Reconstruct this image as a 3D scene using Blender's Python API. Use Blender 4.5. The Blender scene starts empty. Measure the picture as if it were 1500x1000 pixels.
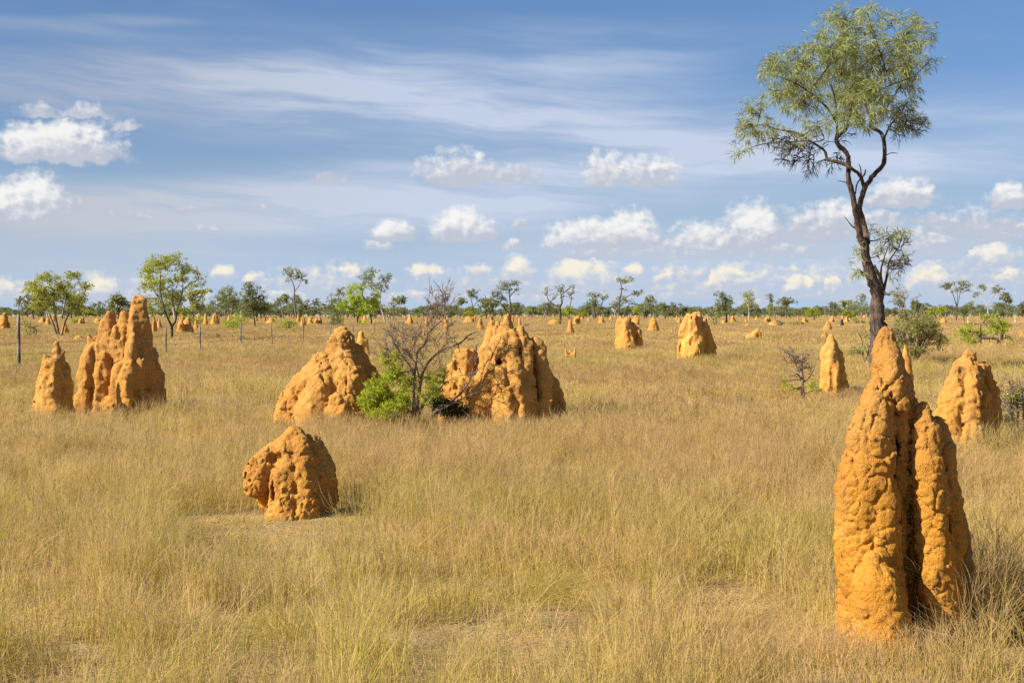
import bpy, math, random
import numpy as np
from mathutils import Vector

# ---------------------------------------------------------------- basics
SC = bpy.context.scene
COL = SC.collection
FPX, HZ, CX, EYE, GH = 2083.33, 460.0, 750.0, 1.75, 0.28   # measured from the photograph
R0 = np.random.default_rng(11)

def W(px, py, Y):
    return np.array([(px - CX) / FPX * Y, Y, EYE - (py - HZ) / FPX * Y])

def ydist(base_py, hide=GH):
    return (EYE - hide) * FPX / (base_py - HZ)

def link(o, parent=None):
    COL.objects.link(o)
    if parent is not None:
        o.parent = parent
    return o

def tag(o, label=None, cat=None, group=None, kind=None):
    if label: o['label'] = label
    if cat: o['category'] = cat
    if group: o['group'] = group
    if kind: o['kind'] = kind
    return o

def empty(name, loc, label, cat, group=None):
    o = bpy.data.objects.new(name, None)
    o.location = [float(v) for v in loc]
    o.empty_display_size = 0.2
    link(o)
    return tag(o, label, cat, group)

def mesh_np(name, V, F, mats, smooth=True, attrs=None, mat_idx=None):
    """V (n,3); F list of index arrays (m,3) or (m,4)"""
    me = bpy.data.meshes.new(name)
    V = np.ascontiguousarray(V, dtype=np.float32)
    me.vertices.add(len(V)); me.vertices.foreach_set('co', V.ravel())
    F = [np.asarray(f, dtype=np.int32) for f in (F if isinstance(F, (list, tuple)) else [F]) if len(f)]
    if F:
        nl = sum(f.size for f in F); npoly = sum(len(f) for f in F)
        me.loops.add(nl); me.polygons.add(npoly)
        me.loops.foreach_set('vertex_index', np.concatenate([f.ravel() for f in F]))
        tot = np.concatenate([np.full(len(f), f.shape[1], np.int32) for f in F])
        st = np.concatenate([[0], np.cumsum(tot)[:-1]]).astype(np.int32)
        me.polygons.foreach_set('loop_start', st)
        me.polygons.foreach_set('use_smooth', np.full(npoly, smooth, dtype=bool))
        if mat_idx is not None:
            me.polygons.foreach_set('material_index', np.asarray(mat_idx, dtype=np.int32))
    for k, (typ, arr) in (attrs or {}).items():
        a = me.attributes.new(k, typ, 'POINT')
        arr = np.ascontiguousarray(arr)
        if typ == 'FLOAT': a.data.foreach_set('value', arr.astype(np.float32).ravel())
        elif typ == 'INT': a.data.foreach_set('value', arr.astype(np.int32).ravel())
        elif typ == 'FLOAT_VECTOR': a.data.foreach_set('vector', arr.astype(np.float32).ravel())
    for m in (mats if isinstance(mats, (list, tuple)) else [mats]):
        me.materials.append(m)
    me.update(calc_edges=True)
    me.validate()
    return me

def obj(name, me, parent=None, loc=None):
    o = bpy.data.objects.new(name, me)
    if loc is not None: o.location = [float(v) for v in loc]
    return link(o, parent)

# ---------------------------------------------------------------- numpy noise
def _h(i, j, k, s):
    h = (i.astype(np.uint32) * np.uint32(374761393) + j.astype(np.uint32) * np.uint32(668265263)
         + k.astype(np.uint32) * np.uint32(2246822519) + np.uint32((s * 3266489917) & 0xffffffff))
    h = (h ^ (h >> np.uint32(13))) * np.uint32(1274126177)
    h = (h ^ (h >> np.uint32(16))) * np.uint32(2654435761)
    return ((h ^ (h >> np.uint32(15))) & np.uint32(0xffffff)).astype(np.float32) / np.float32(0xffffff)

def vnoise(P, s=0):
    P = np.asarray(P, dtype=np.float32)
    I = np.floor(P).astype(np.int64); f = P - I; u = f * f * (3 - 2 * f)
    out = 0
    for dx in (0, 1):
        wx = u[:, 0] if dx else 1 - u[:, 0]
        for dy in (0, 1):
            wy = u[:, 1] if dy else 1 - u[:, 1]
            for dz in (0, 1):
                wz = u[:, 2] if dz else 1 - u[:, 2]
                out = out + wx * wy * wz * _h(I[:, 0] + dx, I[:, 1] + dy, I[:, 2] + dz, s)
    return out * 2 - 1

def fbm(P, s=0, o=3, g=0.5):
    a, t, out = 1.0, 0.0, 0
    P = np.asarray(P, dtype=np.float32)
    for k in range(o):
        out = out + a * vnoise(P * (2.03 ** k) + 7.3 * k, s + k); t += a; a *= g
    return out / t

def worley(P, s=0):
    P = np.asarray(P, dtype=np.float32)
    I = np.floor(P).astype(np.int64); f = P - I
    d1 = np.full(len(P), 9.0, np.float32); d2 = d1.copy()
    for dx in (-1, 0, 1):
        for dy in (-1, 0, 1):
            for dz in (-1, 0, 1):
                a, b, c = I[:, 0] + dx, I[:, 1] + dy, I[:, 2] + dz
                d = (dx + _h(a, b, c, s) - f[:, 0]) ** 2 + (dy + _h(a, b, c, s + 1) - f[:, 1]) ** 2 + (dz + _h(a, b, c, s + 2) - f[:, 2]) ** 2
                d2 = np.minimum(d2, np.maximum(d1, d)); d1 = np.minimum(d1, d)
    return np.sqrt(d1), np.sqrt(d2)

# ---------------------------------------------------------------- surface nets
def surface_nets(G, org, h):
    ins = G < 0
    nx, ny, nz = G.shape
    cx, cy, cz = nx - 1, ny - 1, nz - 1
    cnt = np.zeros((cx, cy, cz), np.int8)
    for dx in (0, 1):
        for dy in (0, 1):
            for dz in (0, 1):
                cnt += ins[dx:cx + dx, dy:cy + dy, dz:cz + dz]
    act = (cnt > 0) & (cnt < 8)
    ids = np.argwhere(act)
    n = len(ids)
    idx = np.full((cx, cy, cz), -1, np.int32); idx[act] = np.arange(n)
    acc = np.zeros((n, 3), np.float64); num = np.zeros(n)
    cor = [(a, b, c) for a in (0, 1) for b in (0, 1) for c in (0, 1)]
    for a in cor:
        for ax in range(3):
            if a[ax]: continue
            b = list(a); b[ax] = 1
            va = G[ids[:, 0] + a[0], ids[:, 1] + a[1], ids[:, 2] + a[2]]
            vb = G[ids[:, 0] + b[0], ids[:, 1] + b[1], ids[:, 2] + b[2]]
            m = (va < 0) != (vb < 0)
            t = np.where(m, va / np.where(np.abs(va - vb) < 1e-9, 1e-9, va - vb), 0)
            p = np.tile(np.array(a, float), (n, 1)); p[:, ax] += t
            acc[m] += p[m]; num[m] += 1
    V = (ids + acc / np.maximum(num, 1)[:, None]) * h + org
    F = []
    for ax in range(3):
        o1, o2 = [(1, 2), (2, 0), (0, 1)][ax]
        A = ins; sl0 = [slice(None)] * 3; sl1 = [slice(None)] * 3
        sl0[ax] = slice(0, -1); sl1[ax] = slice(1, None)
        d = A[tuple(sl0)] != A[tuple(sl1)]
        e = np.argwhere(d)
        e = e[(e[:, o1] > 0) & (e[:, o2] > 0) & (e[:, o1] < G.shape[o1] - 1) & (e[:, o2] < G.shape[o2] - 1)]
        q = []
        for (u, v) in ((-1, -1), (0, -1), (0, 0), (-1, 0)):
            c = e.copy(); c[:, o1] += u; c[:, o2] += v
            q.append(idx[c[:, 0], c[:, 1], c[:, 2]])
        q = np.stack(q, 1)
        inside_first = A[e[:, 0], e[:, 1], e[:, 2]]
        q[~inside_first] = q[~inside_first][:, ::-1]
        F.append(q)
    F = np.concatenate(F); F = F[(F >= 0).all(1)]
    return V, F

# ---------------------------------------------------------------- materials
class NT:
    def __init__(s, tree): s.t = tree; s.x = 0
    def n(s, typ, **kw):
        nd = s.t.nodes.new(typ); s.x += 40; nd.location = (s.x, 0)
        ins = kw.pop('i', {})
        for k, v in kw.items(): setattr(nd, k, v)
        for k, v in ins.items():
            if isinstance(v, bpy.types.NodeSocket): s.t.links.new(v, nd.inputs[k])
            else: nd.inputs[k].default_value = v
        return nd
    def math(s, op, a, b=None, c=None, clamp=False):
        nd = s.n('ShaderNodeMath', operation=op, use_clamp=clamp)
        for k, v in enumerate((a, b, c)):
            if v is None: continue
            if isinstance(v, bpy.types.NodeSocket): s.t.links.new(v, nd.inputs[k])
            else: nd.inputs[k].default_value = v
        return nd.outputs[0]
    def vmath(s, op, a, b=None, c=None):
        nd = s.n('ShaderNodeVectorMath', operation=op)
        for k, v in enumerate((a, b, c)):
            if v is None: continue
            if isinstance(v, bpy.types.NodeSocket): s.t.links.new(v, nd.inputs[k])
            else: nd.inputs[k].default_value = v
        return nd.outputs['Value'] if op in ('LENGTH', 'DOT_PRODUCT') else nd.outputs[0]
    def mix(s, f, a, b, blend='MIX'):
        nd = s.n('ShaderNodeMix', data_type='RGBA', blend_type=blend)
        for k, v in ((0, f), (6, a), (7, b)):
            if isinstance(v, bpy.types.NodeSocket): s.t.links.new(v, nd.inputs[k])
            else: nd.inputs[k].default_value = v if k == 0 else (tuple(v) + (1,))[:4]
        return nd.outputs[2]
    def noise(s, vec, scale, detail=4, rough=0.55, dist=0.0):
        return s.n('ShaderNodeTexNoise', i={'Vector': vec, 'Scale': scale, 'Detail': detail, 'Roughness': rough, 'Distortion': dist})
    def smooth(s, v, a, b, lo=0.0, hi=1.0):
        return s.n('ShaderNodeMapRange', interpolation_type='SMOOTHSTEP', i={'Value': v, 'From Min': a, 'From Max': b, 'To Min': lo, 'To Max': hi}).outputs[0]
    def ramp(s, v, stops):
        nd = s.n('ShaderNodeValToRGB', i={'Fac': v})
        el = nd.color_ramp.elements
        while len(el) < len(stops): el.new(0.5)
        for e, (p, c) in zip(el, stops):
            e.position = p; e.color = tuple(c) + (1,)
        return nd.outputs[0]

def newmat(name):
    m = bpy.data.materials.new(name); m.use_nodes = True
    m.node_tree.nodes.clear()
    return m, NT(m.node_tree)

def finish(nt, shader):
    o = nt.n('ShaderNodeOutputMaterial'); nt.t.links.new(shader, o.inputs['Surface'])

def mat_mound(name, big=1.0, weather=0.5, hue=0.0, sat=1.0, val=1.0):
    m, t = newmat(name)
    co = t.n('ShaderNodeTexCoord').outputs['Object']
    oi = t.n('ShaderNodeObjectInfo').outputs['Random']
    off = t.vmath('MULTIPLY_ADD', oi, (13.0, 7.0, 5.0), co)
    n1 = t.noise(off, 3.2 * big, 5, 0.6).outputs[0]
    n2 = t.noise(off, 16.0 * big, 5, 0.65).outputs[0]
    n3 = t.noise(off, 70.0 * big, 4, 0.7).outputs[0]
    c = t.ramp(n1, [(0.30, (0.53, 0.230, 0.040)), (0.48, (0.66, 0.298, 0.046)), (0.62, (0.70, 0.335, 0.058)), (0.78, (0.67, 0.360, 0.095))])
    c = t.mix(t.smooth(n2, 0.54, 0.75, 0, 0.30 * weather + 0.08), c, (0.37, 0.205, 0.075))
    c = t.mix(t.smooth(n2, 0.25, 0.42, 0.35, 0.0), c, (0.57, 0.255, 0.03))
    c = t.mix(t.smooth(n3, 0.35, 0.7, 0.0, 0.35), c, (0.28, 0.13, 0.035))
    # weathered, greyer crust towards the older tops
    sp = t.n('ShaderNodeSeparateXYZ', i={0: co}).outputs[2]
    wz = t.math('MULTIPLY', t.smooth(t.math('ADD', sp, t.math('MULTIPLY', n1, 0.8)), 0.95, 1.75), 0.62 * weather)
    c = t.mix(wz, c, (0.42, 0.225, 0.085))
    stv = t.vmath('MULTIPLY', off, (1.0, 1.0, 0.16))
    n5 = t.noise(stv, 11.0 * big, 5, 0.7).outputs[0]
    c = t.mix(t.smooth(n5, 0.54, 0.72, 0.0, 0.42), c, (0.33, 0.185, 0.075))          # rain-washed dirty streaks
    c = t.mix(t.smooth(t.noise(off, 2.1 * big, 4, 0.6).outputs[0], 0.56, 0.74, 0.0, 0.50), c, (0.55, 0.325, 0.11))   # dry pale crust
    n6 = t.noise(off, 210.0 * big, 3, 0.7).outputs[0]
    c = t.mix(t.smooth(n6, 0.52, 0.75, 0.0, 0.32), c, (0.24, 0.115, 0.035))
    c = t.mix(t.smooth(n6, 0.45, 0.25, 0.0, 0.25), c, (0.64, 0.37, 0.13))
    hv = t.n('ShaderNodeHueSaturation', i={'Color': c, 'Hue': t.math('MULTIPLY_ADD', oi, 0.003, 0.4985 + hue), 'Saturation': sat, 'Value': t.math('MULTIPLY_ADD', oi, 0.22 * val, 0.90 * val)}).outputs[0]
    b = t.n('ShaderNodeBump', i={'Strength': 0.9, 'Distance': 0.03 / big, 'Height': t.math('ADD', t.math('ADD', t.math('MULTIPLY', n2, 0.8), t.math('MULTIPLY', n3, 0.7)), t.math('MULTIPLY', n6, 0.22))})
    p = t.n('ShaderNodeBsdfPrincipled', i={'Base Color': hv, 'Roughness': 0.95, 'Specular IOR Level': 0.15, 'Normal': b.outputs[0]})
    finish(t, p.outputs[0]); return m

def mat_leaf(name, stops, trans=0.42, tcol=(0.34, 0.40, 0.05)):
    m, t = newmat(name)
    a = t.n('ShaderNodeAttribute', attribute_name='tint').outputs['Fac']
    c = t.ramp(a, stops)
    oi = t.n('ShaderNodeObjectInfo').outputs['Random']
    c = t.n('ShaderNodeHueSaturation', i={'Color': c, 'Hue': t.math('MULTIPLY_ADD', oi, 0.03, 0.485), 'Value': t.math('MULTIPLY_ADD', oi, 0.3, 0.85)}).outputs[0]
    p = t.n('ShaderNodeBsdfPrincipled', i={'Base Color': c, 'Roughness': 0.5, 'Specular IOR Level': 0.35})
    tr = t.n('ShaderNodeBsdfTranslucent', i={'Color': t.mix(0.5, c, tcol)})
    mx = t.n('ShaderNodeMixShader', i={0: trans, 1: p.outputs[0], 2: tr.outputs[0]})
    finish(t, mx.outputs[0]); return m

def mat_bark(name, dark, pale, scale=9.0):
    m, t = newmat(name)
    co = t.n('ShaderNodeTexCoord').outputs['Object']
    st = t.vmath('MULTIPLY', co, (1.0, 1.0, 0.22))
    n1 = t.noise(st, scale * 2.2, 5, 0.7, 0.4).outputs[0]
    n2 = t.noise(co, scale * 0.35, 3).outputs[0]
    c = t.mix(t.smooth(n1, 0.42, 0.66), dark, pale)
    c = t.mix(t.smooth(n2, 0.45, 0.7, 0, 0.6), c, pale)
    b = t.n('ShaderNodeBump', i={'Strength': 0.9, 'Distance': 0.03, 'Height': n1})
    p = t.n('ShaderNodeBsdfPrincipled', i={'Base Color': c, 'Roughness': 0.9, 'Specular IOR Level': 0.2, 'Normal': b.outputs[0]})
    finish(t, p.outputs[0]); return m

M_FRONT = mat_mound('termite_earth_near', 1.0, 0.8, 0.002, 1.02)
M_MID = mat_mound('termite_earth', 0.8, 0.45, 0.004, 0.97)
M_BROWN = mat_mound('termite_earth_brown', 0.95, 0.45, 0.002, 0.98, 0.84)
M_FAR = mat_mound('termite_earth_far', 0.6, 0.35, 0.001, 0.97, 0.86)
GREYGREEN = [(0.0, (0.10, 0.115, 0.055)), (0.45, (0.20, 0.225, 0.095)), (0.8, (0.29, 0.31, 0.135)), (1.0, (0.36, 0.36, 0.19))]
HEROGREEN = [(0.0, (0.14, 0.15, 0.065)), (0.4, (0.28, 0.30, 0.10)), (0.75, (0.38, 0.39, 0.135)), (0.955, (0.38, 0.39, 0.22)), (1.0, (0.50, 0.42, 0.05))]
LIME = [(0.0, (0.16, 0.18, 0.03)), (0.5, (0.36, 0.39, 0.036)), (1.0, (0.46, 0.48, 0.06))]
BRIGHT = [(0.0, (0.10, 0.155, 0.016)), (0.5, (0.38, 0.45, 0.025)), (1.0, (0.56, 0.60, 0.06))]
OLIVE = [(0.0, (0.20, 0.20, 0.055)), (0.5, (0.36, 0.36, 0.085)), (1.0, (0.36, 0.32, 0.13))]
DARKG = [(0.0, (0.025, 0.036, 0.014)), (0.5, (0.065, 0.085, 0.022)), (1.0, (0.14, 0.17, 0.04))]
M_LEAF = {'grey': mat_leaf('leaf_grey_green', GREYGREEN), 'hero': mat_leaf('leaf_long_green', HEROGREEN, 0.42),
          'lime': mat_leaf('leaf_lime', LIME, 0.55, (0.55, 0.60, 0.05)), 'bright': mat_leaf('leaf_bright_green', BRIGHT, 0.5, (0.50, 0.60, 0.05)), 'olive': mat_leaf('leaf_olive', OLIVE),
          'dark': mat_leaf('leaf_dark', DARKG, 0.2)}
M_BARK = mat_bark('bark_dark', (0.045, 0.033, 0.026), (0.15, 0.11, 0.085))
M_BARKG = mat_bark('bark_grey', (0.10, 0.085, 0.070), (0.30, 0.26, 0.22))
M_BARKP = mat_bark('bark_pale', (0.25, 0.21, 0.17), (0.55, 0.50, 0.43))
M_TWIG = mat_bark('dead_twig', (0.15, 0.10, 0.070), (0.40, 0.30, 0.22))
# ---------------------------------------------------------------- camera, sun, sky
cam = bpy.data.cameras.new('camera'); camo = bpy.data.objects.new('camera', cam); COL.objects.link(camo)
cam.sensor_fit = 'HORIZONTAL'; cam.sensor_width = 36.0; cam.lens = FPX / 1500 * 36.0
cam.shift_y = -(500 - HZ) / 1500.0
cam.clip_start = 0.1; cam.clip_end = 20000
camo.location = (0, 0, EYE); camo.rotation_euler = (math.radians(90), 0, 0)
SC.camera = camo

SUN_EL = math.radians(36.0)
SUN_TH = math.radians(23.0)                      # towards the viewer from due left
sdir = Vector((-math.cos(SUN_TH) * math.cos(SUN_EL), -math.sin(SUN_TH) * math.cos(SUN_EL), math.sin(SUN_EL)))
sl = bpy.data.lights.new('sun', 'SUN'); sl.energy = 5.0; sl.angle = math.radians(0.53); sl.color = (1.0, 0.915, 0.79)
so = bpy.data.objects.new('sun', sl); COL.objects.link(so)
so.rotation_euler = (-sdir).to_track_quat('-Z', 'Y').to_euler()
so.location = (-30, -10, 30)

world = bpy.data.worlds.new('World'); SC.world = world; world.use_nodes = True
wt = world.node_tree; wt.nodes.clear(); t = NT(wt)
gen = t.n('ShaderNodeTexCoord').outputs['Generated']
sky = t.n('ShaderNodeTexSky', sky_type='NISHITA', sun_disc=False, sun_elevation=SUN_EL,
          sun_rotation=math.atan2(sdir.x, sdir.y), altitude=100, air_density=1.0, dust_density=1.2, ozone_density=2.0)
SKY_STR = 0.0555
sep = t.n('ShaderNodeSeparateXYZ', i={0: gen})
az = t.math('ARCTAN2', sep.outputs[0], sep.outputs[1])
el = t.math('ARCSINE', sep.outputs[2])
def AZ(px): return math.atan((px - CX) / FPX) * 10
def EL(px, py): return math.atan((HZ - py) / FPX * math.cos(math.atan((px - CX) / FPX))) * 10
U = t.math('MULTIPLY', az, 10.0); Vv = t.math('MULTIPLY', el, 10.0)   # tenths of a radian
uv = t.n('ShaderNodeCombineXYZ', i={0: U, 1: Vv, 2: 0.0}).outputs[0]
# colour grade of the clear sky: a little more violet-blue than the bare model
skyc = t.n('ShaderNodeHueSaturation', i={'Color': sky.outputs[0], 'Hue': 0.505, 'Saturation': 1.04, 'Value': 1.0}).outputs[0]
hz = t.smooth(Vv, 0.0, 2.6)
skyc = t.mix(1.0, skyc, t.mix(hz, (0.66, 0.80, 1.12), (0.72, 0.92, 1.14)), 'MULTIPLY')
skyc = t.mix(t.smooth(Vv, 1.5, 0.0, 0.0, 0.95), skyc, (4.7, 6.0, 7.9))
# cirrus veils: long streaks, tilted slightly, with broad bands
rot = t.n('ShaderNodeVectorRotate', rotation_type='Z_AXIS', i={'Vector': uv, 'Angle': math.radians(3.5)}).outputs[0]
wv = t.noise(uv, 0.7, 2).outputs['Color']
rw = t.vmath('MULTIPLY_ADD', wv, (0.5, 0.28, 0), rot)
ci1 = t.noise(t.vmath('MULTIPLY', rw, (0.42, 4.2, 0)), 1.0, 6, 0.62).outputs[0]
ci2 = t.noise(t.vmath('MULTIPLY', rw, (0.28, 1.5, 0)), 1.3, 4, 0.55).outputs[0]
def band(px, py, hu, hv, amt, tilt=0.0):
    q = t.vmath('MULTIPLY_ADD', uv, (1 / hu, 1 / hv, 0), (-AZ(px) / hu, -EL(px, py) / hv, 0))
    if tilt:
        q = t.n('ShaderNodeVectorRotate', rotation_type='Z_AXIS', i={'Vector': q, 'Angle': tilt}).outputs[0]
    return t.math('MULTIPLY', t.smooth(t.vmath('LENGTH', q), 1.0, 0.15), amt)
bs = [band(330, 120, 2.9, 0.36, 0.72), band(760, 150, 2.4, 0.36, 0.52), band(240, 308, 3.6, 0.26, 1.15), band(620, 285, 2.4, 0.34, 0.55),
      band(900, 195, 2.6, 0.26, 0.36), band(1000, 235, 1.9, 0.17, 0.36), band(60, 40, 1.0, 0.10, 0.34), band(900, 92, 1.2, 0.13, 0.32), band(200, 30, 0.6, 0.06, 0.25),
      band(150, 372, 2.2, 0.24, 0.55), band(1400, 190, 1.8, 0.45, 0.45), band(820, 265, 2.6, 0.30, 0.50), band(1050, 380, 2.8, 0.34, 0.55), band(1020, 200, 1.7, 0.10, 0.5), band(1250, 240, 2.4, 0.22, 0.5), band(560, 190, 2.6, 0.22, 0.34), band(700, 60, 3.2, 0.22, 0.22)]
bsum = bs[0]
for b in bs[1:]: bsum = t.math('ADD', bsum, b)
cif = t.math('MULTIPLY', t.math('ADD', t.smooth(ci1, 0.34, 0.72), t.math('MULTIPLY', ci2, 0.7)), t.math('ADD', bsum, t.smooth(ci2, 0.50, 0.82, 0.0, 0.22)), clamp=True)
cif = t.math('MINIMUM', cif, 0.84)
cicol = t.mix(t.smooth(U, -3.6, -0.4), (5.5, 5.65, 6.2), (6.1, 6.8, 8.2))
base = t.mix(cif, skyc, cicol)
bg1 = t.n('ShaderNodeBackground', i={'Color': base, 'Strength': SKY_STR})
# cumulus: each cloud a puff with a flat base, edges broken by noise
CLOUDS = [  # px, base py, half width px, height px, whiteness
    (82, 229, 104, 50, 1.0), (42, 314, 62, 54, 1.0), (58, 171, 34, 18, .42), (125, 170, 36, 17, .40), (182, 187, 26, 10, .36),
    (672, 264, 66, 42, .60), (745, 264, 60, 22, .50), (885, 266, 32, 46, .85), (945, 266, 58, 34, .68), (1318, 298, 60, 34, .85), (1222, 332, 58, 36, .74), (1285, 330, 40, 22, .62),
    (1478, 301, 34, 28, .8), (1310, 305, 20, 10, .4), (672, 347, 48, 42, 1.0), (712, 344, 26, 22, .72), (576, 349, 36, 25, .92), (550, 363, 24, 13, .8),
    (862, 359, 68, 40, .96), (925, 357, 52, 48, .95), (1030, 366, 64, 40, .74), (1100, 362, 62, 62, .86), (1150, 372, 84, 28, .60), (1455, 384, 42, 28, .92), (1365, 327, 46, 14, .45), (1455, 352, 46, 16, .5),
    (330, 407, 22, 17, .95), (622, 403, 34, 18, 1.0), (706, 404, 26, 20, .95), (760, 405, 30, 30, 1.0), (852, 415, 58, 38, 1.05), (930, 406, 22, 22, .98), (1066, 424, 52, 38, 1.0),
    (512, 410, 22, 26, .95), (152, 436, 36, 33, .92), (372, 414, 18, 18, .88), (430, 440, 60, 24, .6), (16, 436, 36, 28, .8), (1172, 428, 34, 28, .9), (1222, 426, 24, 26, .9), (1366, 420, 44, 32, .85),
    (1475, 416, 36, 24, .8), (975, 414, 30, 18, .75), (990, 435, 40, 14, .65), (640, 440, 60, 20, .55), (800, 444, 90, 18, .5), (1290, 390, 50, 44, .7), (1100, 448, 60, 14, .4),
    (1080, 372, 150, 44, .50), (1180, 352, 110, 40, .42), (1000, 378, 120, 22, .35), (1330, 372, 110, 40, .40), (1440, 340, 90, 30, .40), (1230, 432, 140, 40, .42), (1040, 432, 150, 46, .45), (1420, 430, 110, 50, .45), (860, 432, 130, 34, .42), (700, 425, 120, 26, .35), (480, 432, 120, 40, .42), (190, 440, 120, 36, .40), (60, 440, 90, 30, .45), (880, 378, 90, 16, .32),
    (190, 319, 36, 12, .22), (262, 312, 16, 11, .22), (375, 309, 16, 9, .22), (430, 309, 14, 7, .2), (480, 268, 30, 12, .25), (300, 339, 28, 9, .4), (765, 335, 18, 14, .45), (752, 366, 18, 16, .5), (255, 445, 70, 30, .55), (1500, 340, 40, 18, .5), (560, 446, 50, 20, .5)]
nlo = t.noise(uv, 5.0, 5, 0.62)
nhi = t.noise(t.vmath('MULTIPLY', uv, (1.0, 1.15, 0)), 13.0, 4, 0.52)
SUN2 = (-0.035, 0.030, 0.0)
nhi2 = t.noise(t.vmath('MULTIPLY', t.vmath('ADD', uv, SUN2), (1.0, 1.15, 0)), 13.0, 3, 0.52)
wpn = t.noise(uv, 9.0, 3, 0.6).outputs['Color']
wuv = t.vmath('ADD', t.vmath('ADD', uv, t.n('ShaderNodeCombineXYZ', i={0: t.math('MULTIPLY', bsum, 1e-7), 1: 0.0, 2: 0.0}).outputs[0]), t.vmath('MULTIPLY', t.vmath('SUBTRACT', wpn, (0.5, 0.5, 0.5)), (0.16, 0.09, 0)))
best = None
for ci_, (px, py, hw, hh, wh) in enumerate(CLOUDS):
    if ci_ and ci_ % 6 == 0:      # evaluate the clouds in small batches
        wuv = t.vmath('ADD', wuv, t.n('ShaderNodeCombineXYZ', i={0: t.math('MULTIPLY', best, 1e-7), 1: t.math('MULTIPLY', blit, 1e-7), 2: 0.0}).outputs[0])
    hw *= 10.6 / FPX; hh *= 11.4 / FPX
    q = t.vmath('MULTIPLY_ADD', wuv, (1 / hw, 1 / hh, 0), (-AZ(px) / hw, -EL(px, py) / hh, 0))
    L = t.vmath('LENGTH', t.vmath('MAXIMUM', q, t.vmath('MULTIPLY', q, (-1.0, -4.5, 0))))
    D = t.math('SUBTRACT', 1.0, L)
    hy = t.n('ShaderNodeSeparateXYZ', i={0: q})
    # value to carry: height in the cloud + left-to-right light, scaled by its whiteness
    lit = t.math('MULTIPLY_ADD', hy.outputs[1], 0.85, t.math('MULTIPLY_ADD', hy.outputs[0], -0.12, 0.14))
    lit = t.math('MULTIPLY', lit, wh)
    dens = t.math('MULTIPLY_ADD', D, 0.38 + 0.65 * wh, 0.05)
    if best is None: best, blit = dens, lit
    else:
        gt = t.math('GREATER_THAN', dens, best)
        nm = t.n('ShaderNodeMix', data_type='FLOAT', i={0: gt, 2: blit, 3: lit}); blit = nm.outputs[0]
        best = t.math('MAXIMUM', best, dens)
n_a = t.math('SUBTRACT', nhi.outputs[0], 0.5); n_b = t.math('SUBTRACT', nlo.outputs[0], 0.5)
dd = t.math('ADD', best, t.math('ADD', t.math('MULTIPLY', n_a, 0.72), t.math('MULTIPLY', n_b, 0.72)))
alpha = t.smooth(dd, -0.03, 0.42)
alpha = t.math('MULTIPLY', alpha, t.smooth(best, -0.35, 0.05))
alpha = t.math('MULTIPLY', alpha, t.smooth(dd, 0.0, 0.5, 0.70, 0.98))
slope = t.math('MULTIPLY', t.math('SUBTRACT', nhi.outputs[0], nhi2.outputs[0]), 0.9)
light = t.math('ADD', t.math('MULTIPLY', blit, 1.35), t.math('ADD', slope, t.math('MULTIPLY', n_b, 0.9)), clamp=True)
warm = t.smooth(Vv, 0.62, 0.25)
hi = t.mix(warm, (9.1, 9.05, 8.9), (9.3, 8.6, 7.2)); lo = t.mix(warm, (5.2, 5.6, 6.5), (5.2, 5.9, 7.2))
ccol = t.mix(t.smooth(light, 0.12, 0.92), lo, hi)
comp = t.mix(alpha, base, ccol)
bg2 = t.n('ShaderNodeBackground', i={'Color': comp, 'Strength': SKY_STR})
inz = t.math('MULTIPLY', t.math('LESS_THAN', Vv, EL(750, 140)), t.math('LESS_THAN', t.math('ABSOLUTE', U), 4.6))
inz = t.math('MULTIPLY', inz, t.math('GREATER_THAN', Vv, -0.02))
mx = t.n('ShaderNodeMixShader', i={0: inz, 1: bg1.outputs[0], 2: bg2.outputs[0]})
wo = t.n('ShaderNodeOutputWorld'); wt.links.new(mx.outputs[0], wo.inputs[0])

SC.view_settings.view_transform = 'Standard'; SC.view_settings.look = 'None'
SC.view_settings.exposure = 0.87; SC.view_settings.gamma = 1.0
SC.cycles.max_bounces = 6; SC.cycles.diffuse_bounces = 4; SC.cycles.glossy_bounces = 2; SC.cycles.transmission_bounces = 4
SC.cycles.use_denoising = False
SC.cycles.sample_clamp_indirect = 4.0
try: SC.cycles.pixel_filter_type = 'BLACKMAN_HARRIS'; SC.cycles.filter_width = 1.5
except Exception: pass

# ---------------------------------------------------------------- ground and road
def mat_ground():
    m, t = newmat('ground_soil')
    P = t.n('ShaderNodeNewGeometry').outputs['Position']
    n1 = t.noise(P, 0.35, 5, 0.6).outputs[0]; n2 = t.noise(P, 4.0, 6, 0.65).outputs[0]; n3 = t.noise(P, 28.0, 5, 0.7).outputs[0]; n4 = t.noise(P, 130.0, 3, 0.7).outputs[0]
    c = t.mix(t.smooth(n1, 0.35, 0.65), (0.45, 0.305, 0.145), (0.50, 0.305, 0.125))
    c = t.mix(t.smooth(n2, 0.42, 0.62, 0, 0.75), c, (0.46, 0.36, 0.18))         # straw litter
    c = t.mix(t.smooth(n3, 0.50, 0.68, 0, 0.7), c, (0.16, 0.115, 0.065))
    c = t.mix(t.smooth(n4, 0.55, 0.75, 0, 0.5), c, (0.50, 0.38, 0.19))
    c = t.mix(t.smooth(t.noise(P, 60.0, 4, 0.75).outputs[0], 0.50, 0.62, 0, 0.75), c, (0.20, 0.12, 0.055))
    b = t.n('ShaderNodeBump', i={'Strength': 0.8, 'Distance': 0.05, 'Height': t.math('ADD', t.math('ADD', n3, t.math('MULTIPLY', n4, 0.4)), t.math('MULTIPLY', n2, 2.0))})
    p = t.n('ShaderNodeBsdfPrincipled', i={'Base Color': c, 'Roughness': 0.97, 'Specular IOR Level': 0.1, 'Normal': b.outputs[0]})
    finish(t, p.outputs[0]); return m
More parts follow.
